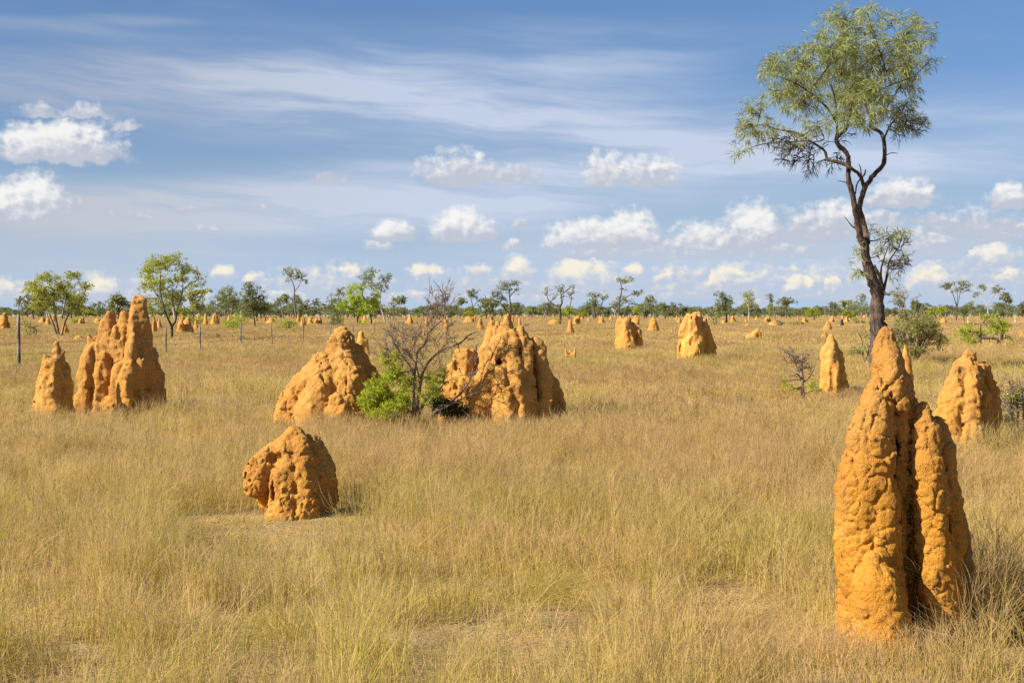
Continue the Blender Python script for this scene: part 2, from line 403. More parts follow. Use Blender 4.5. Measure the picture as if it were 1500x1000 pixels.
def grid_sheet(xs, ys, zf):
    X, Yg = np.meshgrid(xs, ys, indexing='ij')
    V = np.stack([X.ravel(), Yg.ravel(), zf(X.ravel(), Yg.ravel())], 1)
    n, mm = len(xs), len(ys)
    i, j = np.meshgrid(np.arange(n - 1), np.arange(mm - 1), indexing='ij'); a = (i * mm + j).ravel()
    return V, np.stack([a, a + mm, a + mm + 1, a + 1], 1)
def gz(x, y):
    """gentle hummocks near the viewer, flat plain beyond"""
    P = np.stack([np.asarray(x), np.asarray(y), np.zeros_like(np.asarray(x))], 1)
    near = np.clip(1 - (np.asarray(y) - 12) / 30.0, 0, 1) * np.clip((np.asarray(y) - 1) / 3, 0, 1) * np.clip(1 - np.abs(np.asarray(x)) / 30, 0, 1)
    return (0.030 * fbm(P * 1.1, 5, 3) + 0.018 * fbm(P * 5.0, 9, 3)) * near
xs = np.concatenate([np.linspace(-2600, -40, 20)[:-1], np.linspace(-40, -8, 60)[:-1], np.linspace(-8, 8, 240), np.linspace(8, 40, 60)[1:], np.linspace(40, 2600, 20)[1:]])
ys = np.concatenate([np.linspace(-300, 2, 20)[:-1], np.linspace(2, 16, 220), np.linspace(16, 45, 80)[1:], np.linspace(45, 2600, 30)[1:]])
V, F = grid_sheet(xs, ys, gz)
M_GROUND = mat_ground()
tag(obj('ground', mesh_np('ground', V, F, M_GROUND)), 'sandy orange soil of the flat plain under the grass', 'ground', kind='structure')

def mat_road():
    m, t = newmat('red_dirt'); P = t.n('ShaderNodeNewGeometry').outputs['Position']
    n = t.noise(t.vmath('MULTIPLY', P, (0.05, 0.6, 0)), 1.0, 4).outputs[0]
    c = t.mix(t.smooth(n, 0.4, 0.6), (0.50, 0.27, 0.16), (0.36, 0.15, 0.075))
    p = t.n('ShaderNodeBsdfPrincipled', i={'Base Color': c, 'Roughness': 0.97}); finish(t, p.outputs[0]); return m
# graded dirt road crossing the plain on the viewer's right, raised a hand's breadth above the grass
rx = np.linspace(70, 700, 40); ry = 235 + 0.02 * (rx - 70) + 4 * np.sin(rx / 90.0)
prof = [(-11.0, -0.02), (-9.0, 0.42), (-3, 0.50), (3, 0.50), (9.0, 0.42), (11.0, -0.02)]
V = np.array([[x, y + o, z] for x, y in zip(rx, ry) for o, z in prof]); n = len(prof)
F = np.array([[i * n + j, (i + 1) * n + j, (i + 1) * n + j + 1, i * n + j + 1] for i in range(len(rx) - 1) for j in range(n - 1)])
tag(obj('dirt_road', mesh_np('dirt_road', V, F, mat_road())), 'thin strip of graded red dirt road across the far plain', 'road', kind='structure')

# ---------------------------------------------------------------- termite mounds
FOOT = []     # (x, y, r) footprints kept free of grass
def sdf_cols(P, cols, k):
    d = np.full(len(P), 9.0, np.float32)
    for c in cols:
        dc = None
        for (a, b) in zip(c[:-1], c[1:]):
            pa, pb = np.array(a[:3], np.float32), np.array(b[:3], np.float32)
            ab = pb - pa; L = float(ab @ ab) + 1e-9
            tt = np.clip(((P - pa) @ ab) / L, 0, 1)
            q = P - (pa + tt[:, None] * ab)
            q[:, 2] *= np.float32(0.9)
            ds = np.sqrt((q * q).sum(1)) - (a[3] + tt * (b[3] - a[3]))
            dc = ds if dc is None else np.minimum(dc, ds)
        hh = np.clip(k - np.abs(d - dc), 0, None) / k
        d = np.minimum(d, dc) - hh * hh * k * 0.25
    return d

def build_mound_mesh(name, cols, h, mat, k=0.04, lump=0.02, lump_s=0.12, flute=0.0, plate=0.0, plate_s=0.08, rough=0.006, rough_s=0.03, holes=(), pits=0.0, seed=0):
    A = np.array([p[:3] for c in cols for p in c]); Rr = np.array([p[3] for c in cols for p in c])
    lo = (A - Rr[:, None]).min(0) - 0.06 - 2 * h - lump; hi = (A + Rr[:, None]).max(0) + 0.06 + 2 * h + lump
    lo[2] = -0.12
    n = np.maximum(((hi - lo) / h).astype(int) + 2, 4)
    gx, gy, gzv = [lo[i] + h * np.arange(n[i]) for i in range(3)]
    X, Y_, Z = np.meshgrid(gx, gy, gzv, indexing='ij')
    P = np.stack([X.ravel(), Y_.ravel(), Z.ravel()], 1).astype(np.float32)
    Pw = P.copy()
    d = sdf_cols(Pw, cols, k)
    for (c, r) in holes:
        q = (P - np.array(c, np.float32)) / np.array(r, np.float32)
        dh = (np.sqrt((q * q).sum(1)) - 1) * min(r)
        d = np.maximum(d, -dh)
    band = np.abs(d) < (0.03 + 2.5 * h + lump * 1.5 + flute)
    Q = P[band]; off = seed * 3.17
    disp = lump * fbm(Q / lump_s + off, seed + 1, 3)
    if flute:
        fl = fbm(Q / np.array([0.16, 0.16, 0.9], np.float32) + off, seed + 4, 2)
        disp += flute * (1 - 2.2 * np.abs(fl))
    if plate:
        qq = Q / np.array([plate_s, plate_s, plate_s * 1.25], np.float32)
        qq = qq + 0.35 * np.stack([vnoise(qq * 0.9 + 3.3, seed + 20), vnoise(qq * 0.9 + 9.1, seed + 21), vnoise(qq * 0.9 + 5.7, seed + 22)], 1)
        d1, d2 = worley(qq, seed + 7)
        e = d2 - d1
        vary = np.clip(0.55 + 1.1 * fbm(Q / 0.3 + off, seed + 30, 2), 0.1, 1)
        disp += vary * plate * (1.0 - 1.7 * np.exp(-(e / 0.09) ** 2) - 0.55 * d1 * d1)
    if pits:
        d1, _ = worley(Q / np.array([0.036, 0.036, 0.05], np.float32), seed + 13)
        zt = np.clip((Q[:, 2] - 0.8) / 0.5, 0.12, 1)
        disp -= pits * zt * np.clip(1 - d1 / 0.42, 0, 1) ** 0.6 * np.clip(0.6 + 2.0 * fbm(Q / 0.18, seed + 14, 2), 0, 1)
    rk = 1.2 if pits else 0.5
    disp += rough * fbm(Q / rough_s + off, seed + 9, 3, 0.65)
    disp += rough * (rk * (1.5 * np.abs(vnoise(Q / (rough_s * 2.1) + off, seed + 40)) + 1.0 * np.abs(vnoise(Q / (rough_s * 1.05) + off, seed + 41)) - 0.7))
    d[band] -= disp
    G = d.reshape(n)
    G[0], G[-1], G[:, 0], G[:, -1], G[:, :, 0], G[:, :, -1] = 1, 1, 1, 1, 1, 1
    V, F = surface_nets(G, lo, h)
    return mesh_np(name, V, F, mat)

def mound(label, base_py, cols_px, hide=GH, h=None, mat=None, name='termite_mound', group=None, holes_px=(), cat='termite mound', ybias=0.0, **kw):
    Y = ydist(base_py, hide) + ybias
    s = Y / FPX
    cxp = np.mean([c[-1][0] for c in cols_px])
    ctr = np.array([(cxp - CX) / FPX * Y, Y, 0.0])
    cols = []
    for c in cols_px:
        pts = []
        for p in c:
            dy = p[3] if len(p) > 3 else 0.0
            w = W(p[0], p[1], Y + dy)
            pts.append((w[0] - ctr[0], w[1] - ctr[1], w[2], p[2] * s))
        last = pts[-1]
        if last[2] > -0.03: pts.append((last[0], last[1], -0.06, last[3] * 1.04))
        cols.append(pts)
        FOOT.append((last[0] + ctr[0], last[1] + ctr[1], last[3] * 1.08))
    hs = [((W(x, y, Y + dy) - ctr), (rx * s, ry_, rz * s)) for (x, y, dy, rx, ry_, rz) in holes_px]
    me = build_mound_mesh(name, cols, h or max(0.011, 1.25 * Y / 1422), mat or M_MID, holes=hs, **kw)
    o = obj(name, me, loc=ctr)
    return tag(o, label, cat, group)

MG = 'ochre termite mounds standing in the grass'
# the tall one beside the viewer
mound('tallest ochre termite mound with pitted spire and split side pillar below the big tree', 948, [
    [(1299, 495, 15, 0.02), (1299, 520, 20, 0.02), (1303, 560, 29, 0.03), (1300, 605, 38, 0.07), (1293, 680, 38, 0.14), (1288, 780, 40, 0.18), (1284, 950, 46, 0.16)],
    [(1287, 580, 20, -0.06), (1274, 645, 32, -0.09), (1266, 720, 37, -0.10), (1264, 800, 38, -0.07), (1267, 880, 37, -0.03), (1268, 950, 40, -0.03)],
    [(1258, 690, 22, 0.0), (1247, 760, 23, 0.0), (1247, 830, 21, 0.0), (1250, 950, 25, 0.0)],
    [(1294, 600, 15, -0.10), (1293, 680, 17, -0.15), (1292, 760, 24, -0.16), (1299, 840, 26, -0.11), (1300, 950, 28, -0.06)],
    [(1303, 520, 10, -0.05), (1310, 555, 13, -0.08), (1319, 590, 11, -0.09), (1320, 604, 7, -0.06)], [(1322, 618, 9, 0.04), (1322, 650, 13, 0.03), (1324, 700, 15, 0.02), (1325, 760, 14, 0.03), (1328, 830, 11, 0.06), (1331, 950, 9, 0.10)],
    [(1312, 525, 10, 0.10), (1324, 590, 17, 0.17), (1336, 660, 20, 0.27), (1346, 800, 20, 0.36), (1350, 950, 22, 0.36)],
    [(1352, 600, 8, -0.04), (1357, 630, 16, -0.07), (1362, 690, 22, -0.10), (1367, 760, 25, -0.11), (1373, 830, 26, -0.10), (1377, 890, 26, -0.09), (1380, 950, 28, -0.08)],
    [(1375, 620, 8, 0.02), (1384, 655, 13, -0.01), (1391, 720, 15, -0.03), (1396, 800, 16, -0.03), (1395, 880, 16, -0.02), (1396, 950, 17, -0.02)],
    [(1384, 690, 14, 0.16), (1396, 780, 22, 0.20), (1402, 850, 22, 0.20), (1400, 950, 24, 0.18)],
    [(1285, 826, 18, -0.27), (1285, 860, 33, -0.30), (1293, 910, 40, -0.31), (1297, 950, 46, -0.31)],
  ], hide=0.0, h=0.0072, mat=M_FRONT, k=0.016, lump=0.024, lump_s=0.12, plate=0.0085, plate_s=0.092, rough=0.0055, rough_s=0.02, pits=0.020, seed=3,
  group=None, ybias=0.12, holes_px=[(1312, 645, -0.06, 6.5, 0.16, 46), (1340, 800, -0.10, 4, 0.22, 115), (1388, 760, -0.10, 2.5, 0.06, 70)])
# the squat lump with a side lobe
mound('squat cracked ochre mound with a bulging side lobe, alone in open grass', 753, [
    [(431, 640, 15), (430, 668, 30), (434, 700, 40), (438, 757, 44)],
    [(404, 668, 18, -0.05), (380, 688, 21, -0.08), (377, 704, 20, -0.10), (388, 727, 12, 0.0), (401, 757, 11, 0.05)],
    [(455, 660, 20, 0.05), (464, 690, 27, 0.05), (466, 757, 26, 0.05)],
    [(420, 660, 14, -0.12), (418, 700, 20, -0.20), (418, 757, 26, -0.24)], [(440, 655, 14, -0.12), (446, 700, 16, -0.22), (450, 757, 20, -0.26)]],
    hide=0.0, h=0.009, k=0.025, lump=0.035, lump_s=0.16, plate=0.009, plate_s=0.09, rough=0.022, rough_s=0.045, seed=5, mat=M_BROWN, group=MG,
    holes_px=[(401, 672, -0.22, 14, 0.12, 13), (401, 712, -0.22, 4, 0.16, 26)])
# broad cone
mound('broad cone-shaped ochre mound with a round knob on top, beside the leafy bush', 606, [
    [(499, 493, 12), (500, 504, 19)], [(500, 506, 17), (500, 530, 28), (492, 565, 48), (484, 606, 58)],
    [(480, 525, 12, -0.1), (462, 555, 22, -0.15), (440, 585, 26, -0.15), (428, 606, 24, -0.15)], [(482, 540, 14, -0.3), (470, 570, 20, -0.45), (456, 606, 26, -0.5)],
    [(505, 530, 18, -0.25), (512, 560, 22, -0.4), (514, 606, 24, -0.45)], [(523, 520, 12, 0.1), (535, 550, 20, 0.15), (545, 606, 24, 0.2)], [(495, 588, 12, -0.62), (494, 606, 18, -0.62)],
    [(540, 545, 10, 0.35), (556, 575, 16, 0.4), (560, 606, 18, 0.4)]],
    k=0.05, lump=0.055, lump_s=0.26, plate=0.02, plate_s=0.15, rough=0.028, rough_s=0.07, seed=8, group=MG)
# ribbed castle
mound('wide ribbed ochre mound with jagged peaks and a dark hollow, behind the bare twigs', 607, [
    [(743, 467, 3), (743, 480, 8), (744, 500, 16), (746, 535, 26), (748, 607, 40)],
    [(722, 464, 3, 0.25), (721, 480, 7, 0.25), (718, 500, 10, 0.2), (712, 530, 13, 0.15), (704, 565, 15, 0.1), (698, 607, 17)],
    [(731, 476, 4, 0.1), (729, 500, 10), (722, 540, 13, -0.15), (716, 575, 13, -0.25), (712, 607, 14, -0.3)],
    [(752, 492, 7, -0.1), (752, 530, 10, -0.32), (755, 570, 11, -0.42), (757, 607, 12, -0.45)], [(737, 510, 8, -0.15), (734, 550, 10, -0.38), (733, 607, 12, -0.48)],
    [(760, 486, 6), (768, 505, 9, -0.1), (770, 540, 9, -0.25), (773, 575, 10, -0.32), (777, 607, 11, -0.35)],
    [(787, 505, 7, 0.05), (792, 525, 8, -0.05), (797, 560, 9, -0.12), (799, 585, 9, -0.2), (796, 607, 10, -0.28)], [(774, 500, 8, 0.45), (786, 530, 13, 0.5), (795, 570, 16, 0.55), (802, 607, 20, 0.55)],
    [(808, 565, 10, 0.25), (815, 590, 11, 0.25), (817, 607, 11, 0.25)],
    [(676, 522, 10, 0.1), (684, 524, 11, 0.1)], [(682, 535, 8, 0.1), (682, 565, 18, 0.1), (680, 607, 22, 0.1)], [(664, 540, 6, 0.25), (660, 570, 13, 0.25), (657, 607, 16, 0.25)], [(700, 570, 8, -0.2), (694, 607, 11, -0.25)],
    [(764, 570, 6, -0.45), (764, 607, 9, -0.5)], [(744, 575, 6, -0.5), (743, 607, 9, -0.55)]],
    k=0.02, lump=0.05, lump_s=0.2, flute=0.03, rough=0.03, rough_s=0.07, seed=12, group=MG, holes_px=[(732, 528, -0.30, 8, 0.32, 12), (781, 565, 0.0, 5, 0.45, 40)])
# three-pillared cluster
mound('tall cluster of fused ochre spires, four peaks rising towards one blunt tower', 596, [
    [(203, 444, 9), (203, 462, 13), (206, 500, 17), (211, 540, 19), (217, 596, 21)],
    [(200, 470, 8, -0.1), (197, 510, 8, -0.2), (203, 560, 11, -0.25), (205, 596, 13, -0.28)], [(193, 510, 6, -0.2), (188, 545, 9, -0.35), (183, 596, 12, -0.4)],
    [(181, 466, 6, 0.05), (180, 482, 12, 0.05), (180, 510, 13, 0.0), (177, 535, 9, -0.1), (173, 560, 9, -0.18), (170, 596, 11, -0.2)],
    [(162, 464, 6, 0.15), (160, 480, 13, 0.15), (156, 510, 13, 0.05), (151, 545, 12), (147, 590, 14)], [(184, 520, 14, 0.35), (184, 596, 24, 0.35)], [(160, 500, 10, 0.3), (158, 596, 20, 0.3)],
    [(136, 501, 8, 0.1), (133, 520, 11, 0.05), (128, 555, 12), (123, 590, 13)], [(142, 500, 4, 0.3), (143, 540, 9, 0.3), (142, 590, 12, 0.3)], [(166, 575, 5, -0.1), (160, 596, 10, -0.1)],
    [(224, 520, 7, 0.15), (229, 560, 9, 0.15), (231, 596, 9, 0.15)]],
    k=0.025, lump=0.045, lump_s=0.22, flute=0.04, rough=0.028, rough_s=0.07, seed=15, group=MG)
mound('narrow ochre mound with a thin pointed tip, next to the four-peaked cluster', 601, [
    [(84, 505, 2), (84, 518, 6), (87, 545, 13), (89, 601, 16)], [(68, 524, 4, -0.05), (66, 550, 9, -0.05), (63, 601, 11, -0.05)], [(77, 535, 8, -0.15), (76, 601, 13, -0.2)], [(96, 540, 6, 0.1), (99, 601, 8, 0.1)]],
    k=0.03, lump=0.055, lump_s=0.22, flute=0.03, rough=0.028, rough_s=0.07, seed=18, group=MG)
mound('stout dome-shaped ochre mound with a dark ridged flank behind the tallest mound', 636, [
    [(1420, 528, 9), (1417, 550, 22), (1414, 590, 36), (1412, 636, 42)], [(1437, 545, 10, 0.05), (1448, 575, 14, 0.08), (1451, 636, 13, 0.08)],
    [(1405, 550, 12, -0.2), (1396, 590, 16, -0.32), (1392, 636, 18, -0.35)], [(1421, 535, 9, -0.15), (1422, 590, 12, -0.42), (1424, 636, 13, -0.50)], [(1386, 590, 10, -0.1), (1382, 636, 14, -0.1)]],
    k=0.03, lump=0.045, lump_s=0.18, plate=0.012, plate_s=0.12, flute=0.025, rough=0.030, rough_s=0.06, mat=M_BROWN, seed=21, group=MG)
mound('fluted haystack-shaped ochre mound with a shaded slope, alone before the distant trees', 523, [
    [(1020, 462, 3), (1018, 475, 11), (1018, 523, 20)], [(1004, 478, 4, -0.2), (1001, 523, 7, -0.3)], [(1009, 468, 4, -0.3), (1008, 523, 7, -0.5)], [(1016, 466, 3, -0.4), (1016, 523, 6, -0.65)],
    [(1023, 466, 3, -0.3), (1025, 523, 6, -0.5)], [(1031, 474, 4, 0), (1037, 500, 6), (1041, 523, 7)]], k=0.05, lump=0.08, lump_s=0.3, flute=0.09, rough=0.05, rough_s=0.1, seed=24, group=MG)
mound('slim pointed ochre mound beside the small leafless bush', 566, [
    [(1217, 493, 2), (1217, 510, 8), (1218, 540, 12), (1219, 566, 14)], [(1210, 515, 5, -0.1), (1208, 566, 6, -0.2)], [(1228, 520, 5), (1232, 545, 6), (1234, 566, 6)], [(1219, 520, 6, -0.2), (1220, 566, 8, -0.3)]],
    k=0.03, lump=0.05, lump_s=0.2, flute=0.04, rough=0.03, rough_s=0.07, seed=27, group=MG)
mound('pair of blunt ochre pillars joined to a shaded stub, on the open middle plain', 509, [
    [(908, 463, 2), (908, 475, 4), (909, 509, 6)], [(917, 471, 5, -0.1), (918, 490, 10, -0.2), (919, 509, 12, -0.2)], [(926, 480, 5, 0.1), (929, 509, 7, 0.1)], [(935, 484, 3), (937, 509, 5)]],
    k=0.05, lump=0.09, lump_s=0.35, flute=0.06, rough=0.05, rough_s=0.1, seed=30, group=MG)
mound('thin ochre spike half hidden behind the tallest mound', 552, [[(1326, 507, 2), (1327, 525, 6), (1328, 552, 8)], [(1331, 528, 4), (1333, 552, 5)]],
    k=0.04, lump=0.03, lump_s=0.2, rough=0.015, seed=33, group=MG)
mound('short ochre post of a mound just behind the broad cone', 517, [[(529, 489, 4), (529, 500, 6), (530, 517, 7)], [(536, 498, 3), (537, 517, 5)]], k=0.05, lump=0.04, lump_s=0.25, rough=0.02, seed=36, group=MG)
mound('broken low mound with two short horns between the ribbed mound and the middle plain', 523, [[(829, 513, 1.5), (830, 523, 3)], [(843, 508, 1.2), (842, 516, 2.2), (841, 523, 3)], [(835, 517, 3, 0.1), (836, 523, 6, 0.1)]],
    k=0.05, lump=0.02, lump_s=0.2, rough=0.015, seed=39, group=MG)
mound('low leaning ochre heap with a crumbling crest on the open plain', 496, [[(1110, 483, 2), (1105, 490, 5), (1103, 496, 6)], [(1098, 492, 3), (1096, 496, 5)], [(1113, 488, 2.5), (1113, 496, 3)]],
    k=0.1, lump=0.06, lump_s=0.3, rough=0.03, seed=42, group=MG)
# ---- smaller mounds further out: a few shapes, copied and scaled
def generic_cols(rng, n_rib, slim=1.0, peaks=1):
    cols = []
    H = 1.5
    for p in range(peaks):
        ox, oy = (0, 0) if p == 0 else rng.uniform(-0.32, 0.32, 2)
        hh = H * (1.0 if p == 0 else rng.uniform(0.55, 0.92)); w = 0.30 * slim * (1 if p == 0 else 0.75)
        lean = rng.uniform(-0.06, 0.06, 2)
        cols.append([(ox + lean[0], oy + lean[1], hh - 0.05, 0.05), (ox + lean[0] * .6, oy + lean[1] * .6, hh * 0.72, 0.13 * slim + .02), (ox, oy, hh * 0.35, w * 0.8), (ox, oy, -0.06, w)])
    for k in range(n_rib):
        a = rng.uniform(0, 6.28); r = rng.uniform(0.16, 0.30) * slim; hh = H * rng.uniform(0.35, 0.85)
        cols.append([(math.cos(a) * r * 0.5, math.sin(a) * r * 0.5, hh, 0.04), (math.cos(a) * r * 0.8, math.sin(a) * r * 0.8, hh * 0.6, 0.08), (math.cos(a) * r, math.sin(a) * r, -0.06, 0.11)])
    return cols
rg = np.random.default_rng(5)
GEN = []
for k, (nr, sl_, pk) in enumerate([(6, 0.85, 1), (7, 1.15, 1), (5, 0.65, 1), (8, 1.2, 2), (6, 0.9, 3), (5, 1.7, 1), (7, 1.35, 3)]):
    GEN.append(build_mound_mesh('small_mound', generic_cols(rg, nr, sl_, pk), 0.045, M_FAR, k=0.06, lump=0.05, lump_s=0.25, flute=0.03, rough=0.02, rough_s=0.09, seed=60 + k))
def small_mound(px, base, top, hw, shape, label, group, hide=GH, rz=0.0):
    Y = ydist(base, hide); me = GEN[shape]
    c = W(px, base, Y)
    o = obj('termite_mound', me, loc=(c[0], Y, 0.0))
    H = max(0.35, EYE - (top - HZ) / FPX * Y)
    base_w = max(v.co.x for v in me.vertices) - min(v.co.x for v in me.vertices)
    wd = 2 * hw / FPX * Y
    o.scale = (wd / base_w, wd / base_w, H / 1.5); o.rotation_euler.z = rz
    FOOT.append((c[0], Y, wd * 0.42))
    return tag(o, label, 'termite mound', group)
G_MID = 'termite mounds of the middle plain'
MIDS = [
 (835, 490, 467, 7, 0, 'pointed ochre mound right of the jagged ribbed one, dark on one flank'),
 (957, 486, 462, 10, 1, 'cone mound behind the blunt double pillar'),
 (1212, 486, 470, 9, 1, 'small cone mound peeping over the slim pointed mound'),
 (1208, 497, 487, 9, 5, 'orange hump just behind the shoulder of the slim pointed mound'),
 (273, 489, 465, 12, 4, 'fluted mound cluster at the foot of the spreading forked tree'),
 (287, 484, 469, 5, 2, 'slim mound next to the fluted cluster under the forked tree'),
 (226, 488, 464, 6, 3, 'shaded mound between the tall spire cluster and the forked tree'),
 (233, 482, 466, 5, 0, 'little mound behind the blunt tower of the spire cluster'),
 (6, 482, 457, 10, 4, 'fluted mound cut by the picture edge beside the tall fence post'),
 (62, 474, 464, 7, 3, 'low mound between the fence post and the lime green tree'),
 (70, 478, 465, 6, 0, 'mound beneath the branches of the lime green tree'),
 (95, 490, 472, 7, 1, 'dark mound against the stems of the lime green tree'),
 (116, 497, 491, 12, 5, 'flat orange heap of earth behind the thin pointed-tip mound'),
 (120, 477, 464, 6, 4, 'mound group in front of the grey trees past the lime green tree'),
 (143, 474, 465, 7, 6, 'mound row over the shoulder of the spire cluster'),
 (301, 478, 459, 5, 2, 'thin tall mound touching the bright rounded bush by the fence'),
 (315, 477, 458, 9, 3, 'twin mound between the fence posts and the grey-green trees'),
 (397, 476, 465, 9, 5, 'orange heap behind the fourth fence post'),
 (444, 480, 462, 6, 3, 'dark-sided mound behind a fence post and rounded bush'),
 (454, 476, 466, 6, 0, 'small mound before the slender tall tree'),
 (467, 477, 464, 7, 4, 'mound cluster between the slender tree and the bright green tree'),
 (385, 493, 488, 8, 5, 'low earth heap in the straw grass near the fence'),
 (534, 474, 461, 5, 2, 'spike mound in front of the bright green tree'),
 (600, 477, 461, 7, 3, 'twin mound behind the bare twigs of the leafy bush'),
 (625, 478, 464, 5, 0, 'cone mound seen through the bare twigs'),
 (621, 494, 482, 4, 2, 'low reddish stub amid the bare twigs'),
 (653, 488, 465, 5, 2, 'slender mound right behind the topmost twigs'),
 (687, 474, 463, 10, 6, 'mound row under the small thin tree'),
 (703, 484, 465, 7, 0, 'dark-sided pointed mound left of the jagged ribbed one'),
 (761, 480, 465, 4, 2, 'slim mound behind the peak of the jagged ribbed one'),
 (812, 477, 467, 14, 6, 'crumbling wide mound at the thick-trunked tree'),
 (846, 477, 462, 6, 4, 'mound behind the pointed ochre mound'),
 (881, 475, 463, 6, 1, 'brown mound below the two-headed tree'),
 (931, 479, 461, 7, 4, 'mound cluster behind the blunt double pillar'),
 (995, 476, 464, 5, 1, 'dark mound left of the fluted haystack'),
 (1060, 476, 468, 6, 1, 'pale orange mound left of the leafy round tree trunk'),
 (1073, 474, 462, 6, 0, 'orange cone touching the leafy round tree trunk'),
 (1095, 479, 474, 6, 5, 'low red heap under the pale-trunked tree'),
 (1135, 479, 470, 14, 5, 'broad orange heap with a dark end near the thin grey tree'),
 (1125, 474, 463, 6, 4, 'orange mound below the thin grey tree'),
 (1240, 474, 464, 6, 3, 'small mound right behind the black stump'),
 (1382, 475, 465, 7, 1, 'orange mound at the foot of the flat-topped tree'),
 (1498, 494, 486, 8, 5, 'orange hump cut by the picture edge past the shrub'),
 (1178, 474, 465, 8, 3, 'orange mound beside the round green bush-tree'),
 (1018, 474, 463, 5, 0, 'mound just past the tip of the fluted haystack'),
]
for (px, b, tp, hw, sh, lab) in MIDS:
    small_mound(px, b, tp, hw, sh, lab, G_MID, hide=0.2 if b > 480 else 0.1, rz=random.Random(px).uniform(-0.7, 0.7))
rf = np.random.default_rng(77)
placed = [(m[0], m[1]) for m in MIDS]; nfar = 0; tries = 0
while nfar < 88 and tries < 9000:
    tries += 1
    px = rf.uniform(-60, 1560); b = 467.0 + 8.0 * rf.random() ** 1.5
    dens = 0.30 + 0.70 * math.exp(-((px - 820) / 260) ** 2) + 0.25 * math.exp(-((px - 150) / 260) ** 2)
    dens *= 0.55 if px > 1130 else 1.0
    if rf.random() > dens or any(abs(px - q[0]) < 4.5 and abs(b - q[1]) < 2.5 for q in placed): continue
    placed.append((px, b)); nfar += 1
    Y = ydist(b, 0.0); H = 0.6 + 1.3 * rf.random() ** 1.3; tp = b - H / Y * FPX
    small_mound(px, b, tp, rf.uniform(0.26, 0.62) * FPX / Y, int(rf.integers(0, 7)), 'tiny orange termite mound in the crowd strewn before the distant treeline', 'distant termite mounds before the treeline', hide=0.0, rz=rf.uniform(-3, 3))

# ---------------------------------------------------------------- grass
def tuft(rng, n, R, h0, h1, w, lean, heads=0.3, green=0.3, seg=(0.0, 0.38, 0.72, 1.0)):
    m = len(seg)
    r = R * np.sqrt(rng.random(n)); a = rng.uniform(0, 6.283, n)
    root = np.stack([r * np.cos(a), r * np.sin(a), np.full(n, -0.02)], 1)
    H = rng.uniform(h0, h1, n) * (1 - 0.25 * (r / R)); la = rng.uniform(0, 6.283, n); ln = np.minimum(lean * rng.gamma(2.0, 0.5, n), 1.6 if lean > 1.5 else 1.1)
    wa = rng.uniform(0, 6.283, n); wv = np.stack([np.cos(wa), np.sin(wa), np.zeros(n)], 1)
    tint = np.clip(rng.normal(0.45, 0.22, n), 0, 1); tint = np.where(rng.random(n) < green, 1.2 + 0.5 * rng.random(n), tint)
    V, TI, TT, F = [], [], [], []
    tt = np.array(seg)
    ws = w * np.interp(tt, [0, .4, .75, 1], [0.9, 1.0, 0.6, 0.12])
    pts = root[:, None, :] + np.stack([np.cos(la)[:, None] * (ln * H)[:, None] * tt ** 2, np.sin(la)[:, None] * (ln * H)[:, None] * tt ** 2,
                                       H[:, None] * (tt - 0.25 * np.clip(ln, 0, 1.5)[:, None] * tt ** 2)], 2)
    Lp = pts - wv[:, None, :] * ws[None, :, None]; Rp = pts + wv[:, None, :] * ws[None, :, None]
    V.append(np.stack([Lp, Rp], 2).reshape(-1, 3)); TI.append(np.repeat(tint, 2 * m)); TT.append(np.tile(np.repeat(tt, 2), n))
    b = (np.arange(n) * 2 * m)[:, None] + (np.arange(m - 1) * 2)[None, :]
    b = b.ravel(); F.append(np.stack([b, b + 1, b + 3, b + 2], 1))
    # feathery seed heads on some stems
    sel = np.where(rng.random(n) < heads)[0]; off = len(V[0])
    for s in range(3):
        q0 = pts[sel, 2]; d = pts[sel, 3] - q0
        sp = rng.normal(0, 0.05, (len(sel), 3)) * [1, 1, 0.4]
        tip = q0 + d * rng.uniform(0.7, 1.25, (len(sel), 1)) + sp * (H[sel] / 0.4)[:, None]
        mid = (q0 + tip) / 2 + sp * 0.3
        quad = np.stack([q0, mid - wv[sel] * w * 0.9, tip, mid + wv[sel] * w * 0.9], 1)
        V.append(quad.reshape(-1, 3)); TI.append(np.repeat(np.full(len(sel), -0.35) + 0.3 * rng.random(len(sel)), 4)); TT.append(np.full(4 * len(sel), 1.0))
        k = off + np.arange(len(sel)) * 4; F.append(np.stack([k, k + 1, k + 2, k + 3], 1)); off += 4 * len(sel)
    return np.concatenate(V), np.concatenate(F), np.concatenate(TI), np.concatenate(TT)

